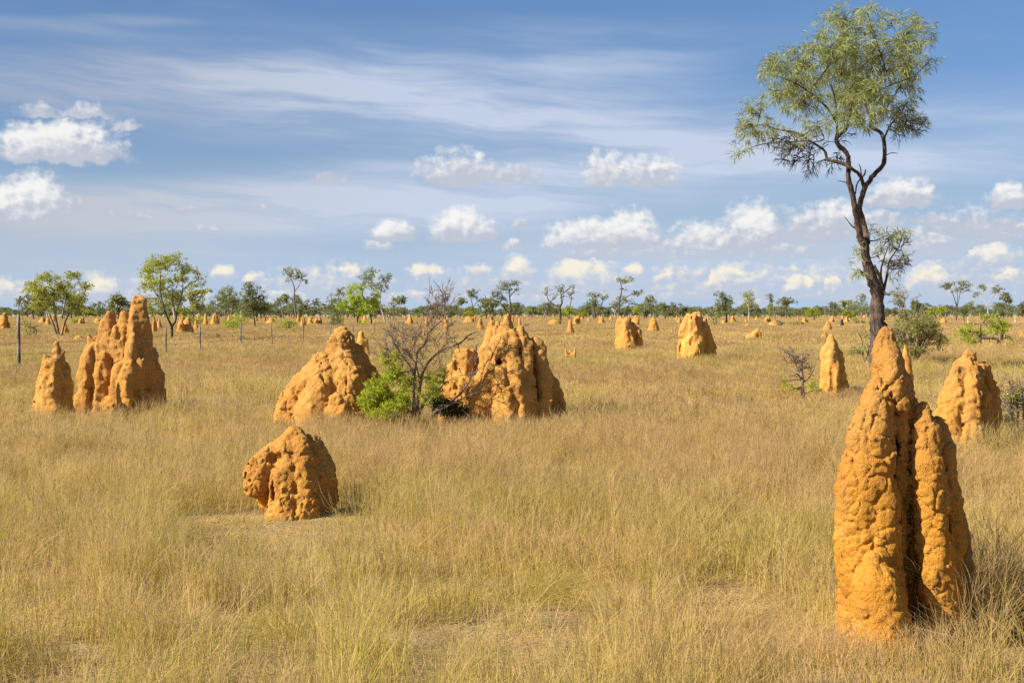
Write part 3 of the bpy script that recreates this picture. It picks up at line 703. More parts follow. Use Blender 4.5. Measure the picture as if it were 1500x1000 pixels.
def mat_grass():
    m, t = newmat('dry_grass')
    P = t.n('ShaderNodeNewGeometry').outputs['Position']
    ti = t.n('ShaderNodeAttribute', attribute_name='tint').outputs['Fac']
    tl = t.n('ShaderNodeAttribute', attribute_name='along').outputs['Fac']
    oi = t.n('ShaderNodeObjectInfo').outputs['Random']
    Pf = t.vmath('MULTIPLY', P, (1, 1, 0))
    n1 = t.noise(Pf, 0.55, 4, 0.6).outputs[0]; n2 = t.noise(t.vmath('ADD', Pf, (31, 7, 0)), 0.10, 3, 0.5).outputs[0]
    n3 = t.noise(t.vmath('MULTIPLY', P, (0.010, 0.035, 0)), 1.0, 4, 0.55).outputs[0]
    straw = t.mix(ti, (0.54, 0.375, 0.115), (0.84, 0.645, 0.285))
    straw = t.mix(t.smooth(ti, 0.0, -0.2), straw, (0.62, 0.44, 0.25))              # seed heads
    green = t.mix(t.smooth(ti, 1.2, 1.7), (0.36, 0.36, 0.04), (0.54, 0.485, 0.10))
    gf = t.math('ADD', t.math('MULTIPLY', t.smooth(n1, 0.40, 0.64), 0.65), t.smooth(n3, 0.44, 0.60, 0, 0.50))
    yy = t.n('ShaderNodeSeparateXYZ', i={0: P}).outputs[1]
    gf = t.math('MULTIPLY', gf, t.math('ADD', t.smooth(yy, 16.0, 8.5, 0.0, 0.85), t.smooth(yy, 16.0, 30.0, 0.38, 0.72)))   # greener by the track and on the middle plain
    gf = t.math('MULTIPLY', gf, t.smooth(tl, 1.0, 0.45, 0.60, 1.0))
    c = t.mix(gf, straw, t.mix(oi, (0.42, 0.385, 0.05), (0.60, 0.515, 0.10)))
    c = t.mix(t.math('GREATER_THAN', ti, 1.1), c, green)
    c = t.mix(t.math('MULTIPLY', t.smooth(n2, 0.44, 0.62), t.smooth(tl, 0.2, 0.9, 0.20, 0.62)), c, (0.55, 0.355, 0.175))   # rusty patches
    c = t.n('ShaderNodeHueSaturation', i={'Color': c, 'Value': t.math('MULTIPLY_ADD', oi, 0.3, 0.85)}).outputs[0]
    d = t.n('ShaderNodeBsdfDiffuse', i={'Color': c, 'Roughness': 0.6}); tr = t.n('ShaderNodeBsdfTranslucent', i={'Color': c})
    finish(t, t.n('ShaderNodeMixShader', i={0: 0.45, 1: d.outputs[0], 2: tr.outputs[0]}).outputs[0]); return m
M_GRASS = mat_grass()

rgz = np.random.default_rng(21)
PRO = []   # prototypes: near 0-7, mid 8-13, far 14-18, matted 19-20
for k in range(8): PRO.append(tuft(rgz, 46, 0.17, 0.20, 0.53, 0.00155, 0.35, 0.40, 0.30))
for k in range(6): PRO.append(tuft(rgz, 150, 0.42, 0.20, 0.46, 0.0036, 0.32, 0.45, 0.18))
for k in range(5): PRO.append(tuft(rgz, 330, 1.25, 0.22, 0.46, 0.011, 0.30, 0.45, 0.14, (0.0, 0.4, 0.75, 1.0)))
for k in range(2): PRO.append(tuft(rgz, 60, 0.20, 0.22, 0.45, 0.0016, 2.2, 0.0, 0.05))
for k in range(3): PRO.append(tuft(rgz, 40, 0.16, 0.04, 0.15, 0.0017, 0.9, 0.0, 0.35))      # 21-23 short
def litter(rng, n, R):
    c = rng.uniform(-R, R, (n, 2)); a = rng.uniform(0, 6.283, n); L = rng.uniform(0.03, 0.16, n) / 2; z = rng.uniform(0.004, 0.03, n); dz = rng.normal(0, 0.012, n); w = 0.0016
    d = np.stack([np.cos(a) * L, np.sin(a) * L, dz], 1); s = np.stack([-np.sin(a) * w, np.cos(a) * w, np.zeros(n)], 1); c = np.concatenate([c, z[:, None]], 1)
    v = np.stack([c - d - s, c - d + s, c + d + s, c + d - s], 1).reshape(-1, 3)
    return v, np.arange(4 * n).reshape(n, 4), np.repeat(np.clip(rng.normal(0.4, 0.3, n), -0.2, 1), 4), np.ones(4 * n)
for k in range(3): PRO.append(litter(rgz, 70, 0.22))      # 24-26 fallen bits of straw
pts, pick, rot, scl = [], [], [], []
footA = np.array(FOOT)
def keep(x, y):
    ok = np.ones(len(x), bool)
    for fx, fy, fr in footA:
        if y.min() - 3 > fy or y.max() + 3 < fy: continue
        ok &= (x - fx) ** 2 + (y - fy) ** 2 > (fr) ** 2
    return ok
def bare(x, y):
    """0 lush .. 1 bare soil: worn patches near the viewer, at mound feet and beside the lone lump"""
    P = np.stack([x, y, np.zeros_like(x)], 1)
    b = np.clip((fbm(P * 0.9, 41, 3) - 0.26) * 2.4, 0, 0.7) * np.clip(1.6 - y / 14, 0, 1)
    for (px, py, rx, ry, am) in [(640, 882, 140, 20, .84), (860, 892, 150, 30, .80), (1085, 905, 105, 48, .94), (1110, 960, 110, 40, .92), (700, 950, 120, 22, .6), (400, 805, 150, 60, .62), (350, 768, 120, 22, .98), (440, 772, 100, 20, .96),
                                 (240, 930, 60, 30, .40), (170, 980, 70, 20, .3), (1400, 640, 70, 14, .55), (1300, 955, 150, 28, .75)]:
        Yc = EYE * FPX / (py - HZ); xc = (px - CX) / FPX * Yc
        hy = abs(EYE * FPX / (py - ry - HZ) - EYE * FPX / (py + ry - HZ)) / 2; hx = rx / FPX * Yc
        q = ((x - xc) / hx) ** 2 + ((y - Yc) / hy) ** 2 + 0.5 * fbm(P * 2.2, 47, 2)
        b = np.maximum(b, am * np.clip(1.4 - q, 0, 1))
    return b
def scatter(y0, y1, dens, fade0, fade1, picks, s0, s1, hs=(0.85, 1.15), margin=3.0, wear=False):
    A = 0.40 * (y1 ** 2 - y0 ** 2) + 2 * margin * (y1 - y0)
    n = int(A * dens)
    y = np.sqrt(rgz.uniform(y0 ** 2, y1 ** 2, n)); x = rgz.uniform(-1, 1, n) * (0.40 * y + margin)
    pr = np.clip((y - y0) / max(fade0, 1e-3), 0, 1) * np.clip((y1 - y) / max(fade1, 1e-3), 0, 1)
    P = np.stack([x, y, np.zeros_like(x)], 1)
    clump = fbm(P * (1.9 if y1 < 30 else 0.5), 51, 3)
    br = bare(x, y) if y0 < 30 else np.zeros_like(x)
    if wear: clump, br = clump * 0, br * 0
    ok = (rgz.random(n) < pr * (1 - br) * np.clip(0.66 + (1.5 if y1 < 30 else 0.9) * clump, 0.10, 1.0)) & keep(x, y)
    x, y, clump, br = x[ok], y[ok], clump[ok], br[ok]
    z = gz(x, y); k = len(x)
    s = rgz.uniform(s0, s1, k)
    hgt = s * rgz.uniform(*hs, k) * np.clip(0.95 + 0.6 * clump, 0.55, 1.4) * (1 - 0.55 * br)
    pts.append(np.stack([x, y, z], 1)); pick.append(rgz.choice(picks, k))
    rot.append(np.stack([rgz.normal(0, 0.05, k), rgz.normal(0, 0.05, k), rgz.uniform(0, 6.283, k)], 1)); scl.append(np.stack([s, s, hgt], 1))
scatter(3.0, 24, 40, 0.5, 8, np.arange(0, 8), 0.75, 1.25, margin=2.0)
scatter(4.0, 18, 14, 0.5, 6, np.arange(21, 24), 0.8, 1.5, margin=2.0)
scatter(15, 80, 4.6, 6, 25, np.arange(8, 14), 0.8, 1.2)
scatter(55, 270, 0.62, 25, 60, np.arange(14, 19), 0.8, 1.2, margin=6)
scatter(200, 760, 0.17, 60, 20, np.arange(14, 19), 1.3, 2.0, hs=(0.5, 0.7), margin=10)
scatter(4.0, 20, 13, 0.5, 6, np.arange(24, 27), 0.8, 1.3, margin=2.0, wear=True)
# matted fallen straw in the worn patches, short stubble between
def patch(px, py, rx, ry, n, picks, s0, s1, h0, h1):
    a = rgz.uniform(0, 6.28, n); r = np.sqrt(rgz.random(n))
    qx = px + rx * r * np.cos(a); qy = py + ry * r * np.sin(a)
    y = EYE * FPX / (qy - HZ); x = (qx - CX) / FPX * y
    ok = keep(x, y); x, y = x[ok], y[ok]; k = len(x); s = rgz.uniform(s0, s1, k)
    pts.append(np.stack([x, y, gz(x, y)], 1)); pick.append(rgz.choice(picks, k))
    rot.append(np.stack([rgz.normal(0, 0.15, k), rgz.normal(0, 0.15, k), rgz.uniform(0, 6.283, k)], 1)); scl.append(np.stack([s, s, s * rgz.uniform(h0, h1, k)], 1))
patch(870, 878, 120, 22, 60, [19, 20], 0.7, 1.2, 0.35, 0.6)
patch(640, 880, 140, 24, 40, [19, 20], 0.6, 1.0, 0.2, 0.4)
patch(1090, 910, 120, 60, 40, [19, 20, 21, 22, 23], 0.6, 1.0, 0.2, 0.4)
patch(400, 770, 150, 12, 30, [21, 22, 23], 0.7, 1.2, 0.6, 1.0)
patch(1250, 968, 180, 16, 60, [0, 1, 2, 3, 4], 0.6, 0.9, 0.45, 0.8)      # stems against the foot of the tall mound
pts = np.concatenate(pts); pick = np.concatenate(pick); rot = np.concatenate(rot); scl = np.concatenate(scl)
nP = len(pts)
print('grass instances', nP)
V = [pts]; F = []; kid = [np.full(nP, -1)]; tin = [np.zeros(nP)]; alo = [np.zeros(nP)]; off = nP
for k, (v, f, ti, tt) in enumerate(PRO):
    V.append(v); F.append(f + off); kid.append(np.full(len(v), k)); tin.append(ti); alo.append(tt); off += len(v)
V = np.concatenate(V); z3 = np.zeros((off - nP, 3))
me = mesh_np('grass', V, F, M_GRASS, smooth=False, attrs={
    'clump_kind': ('INT', np.concatenate(kid)), 'tint': ('FLOAT', np.concatenate(tin)), 'along': ('FLOAT', np.concatenate(alo)),
    'pick': ('INT', np.concatenate([pick, np.zeros(off - nP)])), 'turn': ('FLOAT_VECTOR', np.concatenate([rot, z3])), 'size': ('FLOAT_VECTOR', np.concatenate([scl, z3]))})
def scatter_tree(name, material):
    g = bpy.data.node_groups.new(name, 'GeometryNodeTree')
    g.interface.new_socket('Geometry', in_out='INPUT', socket_type='NodeSocketGeometry'); g.interface.new_socket('Geometry', in_out='OUTPUT', socket_type='NodeSocketGeometry')
    N = g.nodes; L = g.links
    gi = N.new('NodeGroupInput'); go = N.new('NodeGroupOutput')
    def attr(nm, ty):
        a = N.new('GeometryNodeInputNamedAttribute'); a.data_type = ty; a.inputs['Name'].default_value = nm
        return [o for o in a.outputs if o.enabled and o.name == 'Attribute'][0]
    ck = attr('clump_kind', 'INT')
    cmp = N.new('FunctionNodeCompare'); cmp.data_type = 'INT'; cmp.operation = 'LESS_THAN'
    ii = [s for s in cmp.inputs if s.enabled]; L.new(ck, ii[0]); ii[1].default_value = 0
    se = N.new('GeometryNodeSeparateGeometry'); se.domain = 'POINT'; L.new(gi.outputs[0], se.inputs[0]); L.new(cmp.outputs[0], se.inputs['Selection'])
    sp = N.new('GeometryNodeSplitToInstances'); sp.domain = 'POINT'; L.new(se.outputs[1], sp.inputs[0]); L.new(ck, sp.inputs['Group ID'])
    ip = N.new('GeometryNodeInstanceOnPoints'); L.new(se.outputs[0], ip.inputs['Points']); L.new(sp.outputs[0], ip.inputs['Instance'])
    ip.inputs['Pick Instance'].default_value = True
    L.new(attr('pick', 'INT'), ip.inputs['Instance Index']); L.new(attr('turn', 'FLOAT_VECTOR'), ip.inputs['Rotation']); L.new(attr('size', 'FLOAT_VECTOR'), ip.inputs['Scale'])
    L.new(ip.outputs[0], go.inputs[0])
    return g
gr = obj('grass', me); md = gr.modifiers.new('scatter', 'NODES'); md.node_group = scatter_tree('scatter', M_GRASS)
tag(gr, 'dry straw coloured grass with green tufts covering the whole plain', 'grass', kind='stuff')
# ---------------------------------------------------------------- plants
class Tubes:
    def __init__(s): s.V = []; s.F = []; s.n = 0; s.sk = []
    def add(s, P, R, sides=6, cap=True):
        P = np.asarray(P, float); R = np.asarray(R, float); m = len(P)
        T = np.gradient(P, axis=0); T /= np.linalg.norm(T, axis=1)[:, None] + 1e-9
        up = np.array([0.31, 0.95, 0.02]) if abs(T[0, 2]) > 0.5 else np.array([0.05, 0.1, 1.0])
        A = np.cross(T, up); A /= np.linalg.norm(A, axis=1)[:, None] + 1e-9
        B = np.cross(T, A)
        a = np.arange(sides) * 2 * math.pi / sides
        ring = P[:, None, :] + R[:, None, None] * (np.cos(a)[None, :, None] * A[:, None, :] + np.sin(a)[None, :, None] * B[:, None, :])
        s.V.append(ring.reshape(-1, 3))
        i, j = np.meshgrid(np.arange(m - 1), np.arange(sides), indexing='ij')
        q = np.stack([i * sides + j, i * sides + (j + 1) % sides, (i + 1) * sides + (j + 1) % sides, (i + 1) * sides + j], 2).reshape(-1, 4)
        s.F.append(q + s.n); s.n += m * sides
    def curve(s, P, R, sides=6, step=4, jit=0.0, rng=None, rec=True):
        """Catmull-Rom through the given joints"""
        P = np.asarray(P, float); R = np.asarray(R, float)
        if len(P) == 2: P = np.stack([P[0], P.mean(0), P[1]]); R = np.array([R[0], R.mean(), R[1]])
        E = np.concatenate([[2 * P[0] - P[1]], P, [2 * P[-1] - P[-2]]])
        out = []; rr = []
        for k in range(len(P) - 1):
            p0, p1, p2, p3 = E[k:k + 4]
            for u in np.arange(step) / step:
                out.append(0.5 * ((2 * p1) + (p2 - p0) * u + (2 * p0 - 5 * p1 + 4 * p2 - p3) * u * u + (3 * p1 - p0 - 3 * p2 + p3) * u ** 3)); rr.append(R[k] + (R[k + 1] - R[k]) * u)
        out.append(P[-1]); rr.append(R[-1]); out = np.array(out); rr = np.array(rr)
        if jit and rng is not None:
            out[1:] += rng.normal(0, 1, (len(out) - 1, 3)) * (jit * rr[1:, None])
            rr = rr * (1 + rng.normal(0, 0.05, len(rr)))
        s.add(out, rr, sides)
        if rec: s.sk += [(p, r) for p, r in zip(out, rr)]
        return out

def leaves_mesh(C, D, Ln, Wd, tint, rng):
    n = len(C)
    D = D / (np.linalg.norm(D, axis=1)[:, None] + 1e-9)
    S = np.cross(D, rng.normal(0, 1, (n, 3))); S /= np.linalg.norm(S, axis=1)[:, None] + 1e-9
    mid = C + D * (Ln * 0.45)[:, None]; tip = C + D * Ln[:, None] - np.array([0, 0, 1.0]) * (Ln * 0.12)[:, None]
    V = np.stack([C, mid + S * (Wd / 2)[:, None], tip, mid - S * (Wd / 2)[:, None]], 1).reshape(-1, 3)
    F = np.arange(4 * n).reshape(n, 4)
    return V, F, np.repeat(tint, 4)

def foliage(rng, clumps, tufts_per, leaves_per, Ln, Wd, spread, droop, out=0.6):
    """clumps: (centre, radii) -> leaf base points gathered in small sprays, open towards the inside"""
    C, D, T, tc = [], [], [], []
    for (c, r, dens, tb) in clumps:
        nt = max(2, int(tufts_per * dens))
        d = rng.normal(0, 1, (nt, 3)); d /= np.linalg.norm(d, axis=1)[:, None]
        rad = rng.random(nt) ** 0.5
        p = c + d * rad[:, None] * r * (1 + 0.14 * rng.normal(0, 1, (nt, 1)))
        tc.append(p)
        nl = np.maximum(2, rng.poisson(leaves_per, nt)); idx = np.repeat(np.arange(nt), nl); k = len(idx)
        base = p[idx] + rng.normal(0, 1, (k, 3)) * spread * np.array([1, 1, 0.75])
        dr = d[idx] * out + rng.normal(0, 0.75, (k, 3)) + np.array([0, 0, -droop])
        tint = np.clip(0.45 + tb + 0.16 * rng.normal(0, 1, nt)[idx] + 0.16 * rng.normal(0, 1, k), 0, 0.96)
        C.append(base); D.append(dr); T.append(tint)
    C, D, T = np.concatenate(C), np.concatenate(D), np.concatenate(T)
    k = len(C)
    V, F, ti = leaves_mesh(C, D, Ln * rng.uniform(0.6, 1.25, k), Wd * rng.uniform(0.7, 1.3, k), T, rng)
    return V, F, ti, np.concatenate(tc)

def twig(tb, rng, a, b, r0, sides=3, sag=0.12, kink=0.10):
    a = np.asarray(a, float); b = np.asarray(b, float); L = np.linalg.norm(b - a)
    m1 = a + (b - a) * 0.35 + rng.normal(0, kink, 3) * L + np.array([0, 0, -sag * L * 0.4]); m2 = a + (b - a) * 0.7 + rng.normal(0, kink, 3) * L
    P = np.stack([a, m1, m2, b]); tb.add(P, np.array([r0, r0 * .75, r0 * .5, r0 * .2]), sides)

def spray(tb, rng, p, d, L, r, depth, fork=3, sag=0.0, spread=0.55):
    """bare branching twigs"""
    d = np.asarray(d, float); d /= np.linalg.norm(d) + 1e-9
    e = p + d * L; mid = p + d * L * 0.5 + rng.normal(0, 0.07, 3) * L
    tb.add(np.stack([p, mid, e]), np.array([r, r * .85, r * .65]), 3)
    if depth <= 0: return
    for _ in range(fork):
        nd = d + rng.normal(0, spread, 3) + np.array([0, 0, -sag]); u = rng.uniform(0.35, 1.0)
        q = p + (mid - p) * (u * 2) if u < 0.5 else mid + (e - mid) * (u * 2 - 1)
        spray(tb, rng, q, nd, L * rng.uniform(0.5, 0.8), r * 0.66, depth - 1, fork, sag, spread)

def plant(name, label, cat, base, stems, clumps, leaf='grey', bark=None, group=None, hide=GH, Y=None, seed=0, sides=6, tufts=26, lpt=10, leaf_px=(3.6, 1.25), spread_px=1.7, droop=0.25,
          depth=0.75, twig_frac=0.6, twig_px=0.45, sprays=(), crown_name='crown', trunk_name='trunk', single=False, min_leaf=0.10):
    """everything is given in photograph pixels at distance Y; depths are drawn at random so that the crown is round in plan"""
    rng = np.random.default_rng(1000 + seed)
    if Y is None: Y = ydist(base[1], hide)
    s = Y / FPX
    root = np.array([(base[0] - CX) * s, Y, 0.0])
    cl = []
    if clumps:
        xs_ = [c[0] for c in clumps]; cxm = (min(xs_) + max(xs_)) / 2; hwm = max(8.0, (max(xs_) - min(xs_)) / 2 + np.mean([c[2] for c in clumps]))
        for c in clumps:
            dens = c[4] if len(c) > 4 else 1.0; tb_ = c[5] if len(c) > 5 else 0.0
            dd = c[6] if len(c) > 6 else rng.uniform(-1, 1) * depth * hwm * s * math.sqrt(max(0.08, 1 - min(1, ((c[0] - cxm) / hwm) ** 2)))
            w = W(c[0], c[1], Y) - root; w[1] = dd
            w[0] *= 1 + dd / Y; w[2] = EYE - (c[1] - HZ) / FPX * (Y + dd)
            area = c[2] * c[3] / 120.0
            cl.append((w, np.array([c[2] * s, (c[2] + c[3]) / 2 * s, c[3] * s]), dens * area, tb_))
    tb = Tubes()
    for st in stems:
        P = []; R = []
        for p in st:
            dd = p[3] if len(p) > 3 else 0.0
            w = W(p[0], p[1], Y + dd) - root; w[1] = dd
            P.append(w); R.append(p[2] * s)
        P = np.array(P)
        if st is stems[0] or st[0][1] >= base[1] - 3: P[0][2] = min(P[0][2], -0.05)
        # let the limb wander in depth towards the nearest clump
        if len(st[0]) < 4 and cl and len(P) > 2:
            tgt = min(cl, key=lambda c: (c[0][0] - P[-1][0]) ** 2 + (c[0][2] - P[-1][2]) ** 2)[0][1]
            P[:, 1] += tgt * np.linspace(0, 1, len(P)) ** 1.6 * 0.8
        tb.curve(P, R, sides, 4, 0.10, rng)
    parts = []
    if cl:
        Ln = max(min_leaf, leaf_px[0] * s); Wd = Ln * leaf_px[1] / leaf_px[0]
        V, F, ti, tc = foliage(rng, cl, tufts, lpt, Ln, Wd, spread_px * s, droop)
        SK = np.array([p for p, r in tb.sk]); SR = np.array([r for p, r in tb.sk])
        n_tw = int(len(tc) * twig_frac)
        ctr = np.mean([c[0] for c in cl], 0)
        # secondary limbs: skeleton -> clump centres, then twigs from those to sprays
        for c in cl:
            lowb = SK[:, 2] < c[0][2] + c[1][2] * 0.5
            d2 = ((SK - c[0]) ** 2).sum(1) + np.where(lowb, 0, 1e3); k = int(d2.argmin())
            if d2[k] > (0.3 * c[1][0]) ** 2:
                Lc = math.sqrt(d2[k])
                m_ = SK[k] + (c[0] - SK[k]) * 0.5 + rng.normal(0, 0.10, 3) * Lc
                tb.curve(np.stack([SK[k], m_, c[0] + c[1] * rng.uniform(-.2, .5, 3)]), [min(SR[k] * 0.6, 1.4 * s), 0.85 * s, 0.4 * s], 5, 4, 0.1, rng)
        SK = np.array([p for p, r in tb.sk]); SR = np.array([r for p, r in tb.sk])
        for p in tc[rng.permutation(len(tc))[:n_tw]]:
            d2 = ((SK - p) ** 2).sum(1) + np.where(SK[:, 2] < p[2] + 2 * s, 0, 30 * s * s); k = int(d2.argmin())
            twig(tb, rng, SK[k], p, min(SR[k] * .7, twig_px * s))
        parts.append((crown_name, V, F, ti))
    for (px, py, dx, dz, Lp, rp, dep, fork, sag) in sprays:
        w = W(px, py, Y) - root; w[1] = rng.uniform(-0.3, 0.3) * 10 * s
        spray(tb, rng, w, np.array([dx, rng.normal(0, 0.6), dz]), Lp * s, rp * s, dep, fork, sag)
    TV = np.concatenate(tb.V); TF = np.concatenate(tb.F)
    bm = bark or M_BARKG
    if single:
        V = np.concatenate([TV] + [p[1] for p in parts]); F = [TF] + [p[2] + len(TV) for p in parts]
        ti = np.concatenate([np.zeros(len(TV))] + [p[3] for p in parts])
        return mesh_np(name, V, F, [bm, M_LEAF[leaf]], attrs={'tint': ('FLOAT', ti)}, mat_idx=np.concatenate([np.zeros(len(TF)), np.ones(sum(len(p[2]) for p in parts))]))
    e = empty(name, root, label, cat, group)
    obj(trunk_name, mesh_np(trunk_name, TV, TF, bm), e)
    for (nm, V, F, ti) in parts:
        obj(nm, mesh_np(nm, V, F, M_LEAF[leaf], smooth=False, attrs={'tint': ('FLOAT', ti)}), e)
    return e

# ---- the big tree
YT = 40.0
hero_stems = [
    [(1291, 549, 17, 0), (1289, 520, 15, 0), (1287, 490, 12.5, 0), (1286, 468, 10.6, 0), (1285, 445, 9.4, 0), (1284, 425, 9.6, 0), (1275, 403, 8.2, 0), (1269, 380, 7, 0), (1266, 360, 6.2, 0), (1259, 342, 4.8, -.1), (1256, 322, 4.6, -.2), (1252, 305, 4.4, -.3), (1249, 286, 4.0, -.4), (1243, 262, 3.6, -.5), (1243, 242, 3.4, -.5), (1242, 227, 3.2, -.4), (1235, 219, 3.6, -.4), (1227, 211, 3.4, -.4), (1226, 201, 3.0, -.4), (1236, 193, 2.7, -.3), (1242, 180, 2.4, -.2), (1248, 158, 2.2, 0), (1255, 130, 1.8, .2), (1251, 92, 1.3, .3), (1243, 55, 0.8, .4), (1240, 30, .5, .4)],
    [(1269, 356, 5.6, .1), (1269, 344, 4.4, .3), (1263, 322, 4.2, .4), (1259, 305, 3.9, .4), (1262, 290, 3.8, .3), (1267, 275, 3.8, .3), (1277, 260, 3.5, .3), (1286, 250, 3.5, .3), (1294, 241, 3.4, .3), (1296, 228, 3.1, .3), (1294, 203, 2.8, .3), (1288, 193, 2.6, .4), (1277, 186, 2.7, .5), (1276, 173, 2.2, .6), (1268, 150, 1.7, .6), (1283, 118, 1.4, .5), (1303, 84, 1.0, .4), (1315, 52, .6, .3)],
    [(1266, 276, 2.6, .3), (1261, 259, 2.6, .0), (1249, 248, 2.4, -.8), (1230, 238, 2.2, -.7), (1213, 234, 2.1, -.6), (1208, 221, 1.9, -.6), (1194, 211, 1.7, -.6), (1177, 201, 1.5, -.5), (1165, 194, 1.3, -.4), (1140, 190, 1.1, -.3), (1115, 183, .8, -.2), (1092, 188, .5, -.1)],
    [(1226, 203, 2.4, -.4), (1225, 180, 2.0, -.6), (1213, 160, 1.7, -.8), (1192, 140, 1.3, -.9), (1165, 122, 1.0, -.8), (1130, 108, .6, -.6)],
    [(1226, 180, 1.6, -.6), (1222, 140, 1.3, -.3), (1205, 95, .9, -.1), (1192, 65, .5, 0)],
    [(1248, 158, 1.5, 0), (1275, 140, 1.2, -.7), (1305, 125, 1.0, -1.0), (1340, 112, .6, -1.0)],
    [(1294, 205, 1.7, .3), (1300, 192, 1.4, .1), (1308, 178, 1.1, -.2), (1322, 165, .7, -.4)],
    [(1276, 174, 1.6, .6), (1296, 160, 1.2, 1.0), (1318, 128, .9, 1.1), (1335, 95, .5, 1.1)],
    [(1293, 432, 4.0, 0), (1292, 418, 3.2, -.1), (1288, 404, 2.6, -.2), (1283, 394, 2.2, -.2), (1281, 388, 1.2, -.2)],
    [(1294, 424, 2.8, 0), (1298, 410, 1.8, 0), (1301, 392, 1.4, .1), (1304, 380, 1.1, .2), (1318, 360, .7, .2)],
    [(1291, 412, 1.6, -.1), (1291, 392, 1.2, -.1), (1296, 375, .9, -.2), (1302, 358, .6, -.2)],
    [(1293, 424, 2.2, 0), (1297, 430, 1.6, -.2), (1304, 432, .9, -.3)],
    [(1266, 402, 2.6, 0), (1262, 399, 2.2, -.2), (1257, 395, 1.2, -.3)],
    [(1255, 336, 1.2, 0), (1247, 330, .9, -.1), (1238, 318, .5, -.2)], [(1253, 284, 1.2, -.3), (1256, 268, .9, -.4), (1266, 256, 1.3, -.4), (1268, 248, .7, -.4)], [(1262, 258, .9, 0), (1260, 244, .7, 0), (1257, 240, .3, 0)],
    [(1297, 228, .9, .3), (1306, 224, .6, .3), (1316, 225, .3, .3)], [(1242, 268, .9, -.5), (1234, 266, .6, -.5), (1226, 265, .3, -.5)]]
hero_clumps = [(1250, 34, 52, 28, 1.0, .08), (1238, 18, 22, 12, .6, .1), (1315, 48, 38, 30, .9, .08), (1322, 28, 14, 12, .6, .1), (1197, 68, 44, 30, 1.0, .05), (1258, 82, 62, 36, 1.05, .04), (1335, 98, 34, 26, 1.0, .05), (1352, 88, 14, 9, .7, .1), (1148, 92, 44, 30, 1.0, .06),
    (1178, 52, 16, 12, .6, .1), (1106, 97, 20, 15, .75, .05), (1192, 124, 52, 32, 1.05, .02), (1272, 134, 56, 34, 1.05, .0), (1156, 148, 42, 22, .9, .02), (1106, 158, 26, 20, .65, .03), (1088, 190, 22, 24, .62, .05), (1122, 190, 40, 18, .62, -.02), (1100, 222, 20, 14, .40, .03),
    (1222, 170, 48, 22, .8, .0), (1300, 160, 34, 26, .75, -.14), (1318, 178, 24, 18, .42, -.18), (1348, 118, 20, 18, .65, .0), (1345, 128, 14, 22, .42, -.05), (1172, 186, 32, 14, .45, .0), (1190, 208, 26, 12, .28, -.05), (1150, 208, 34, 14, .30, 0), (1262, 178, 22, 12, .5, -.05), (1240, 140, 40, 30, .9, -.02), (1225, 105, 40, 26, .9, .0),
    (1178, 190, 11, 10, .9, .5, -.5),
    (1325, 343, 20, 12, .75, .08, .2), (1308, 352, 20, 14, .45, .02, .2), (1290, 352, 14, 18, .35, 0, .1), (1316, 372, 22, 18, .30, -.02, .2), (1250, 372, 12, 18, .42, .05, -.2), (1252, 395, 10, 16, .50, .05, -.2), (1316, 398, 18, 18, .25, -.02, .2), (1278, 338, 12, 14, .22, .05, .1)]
hero_sprays = []
rs = random.Random(4)
for k in range(46): hero_sprays.append((rs.uniform(1150, 1230), rs.uniform(200, 238), rs.uniform(-1, .4), rs.uniform(-.8, .2), rs.uniform(14, 24), .75, 2, 4, .25))
for k in range(22): hero_sprays.append((rs.uniform(1298, 1330), rs.uniform(165, 192), rs.uniform(.3, 1.2), rs.uniform(-.5, .1), rs.uniform(14, 24), .75, 2, 4, .25))
for k in range(18): hero_sprays.append((rs.uniform(1288, 1322), rs.uniform(355, 395), rs.uniform(-.6, .8), rs.uniform(-.3, .8), rs.uniform(10, 18), .7, 2, 4, .1))
for k in range(8): hero_sprays.append((rs.uniform(1090, 1130), rs.uniform(185, 205), rs.uniform(-.8, .2), rs.uniform(-.8, .1), rs.uniform(10, 18), .4, 2, 3, .3))
M_BARKH = mat_bark('bark_hero', (0.028, 0.020, 0.016), (0.15, 0.105, 0.080), 8.0)
plant('tall_tree', 'tall forked tree with dark rough trunk and drooping narrow grey-green leaves', 'tree', (1289, 549), hero_stems, hero_clumps, 'hero', M_BARKH, Y=YT, seed=1, sides=10,
      tufts=9.0, lpt=12, leaf_px=(13.0, 1.1), spread_px=1.7, droop=0.55, depth=0.8, twig_frac=0.75, twig_px=0.5, sprays=hero_sprays)

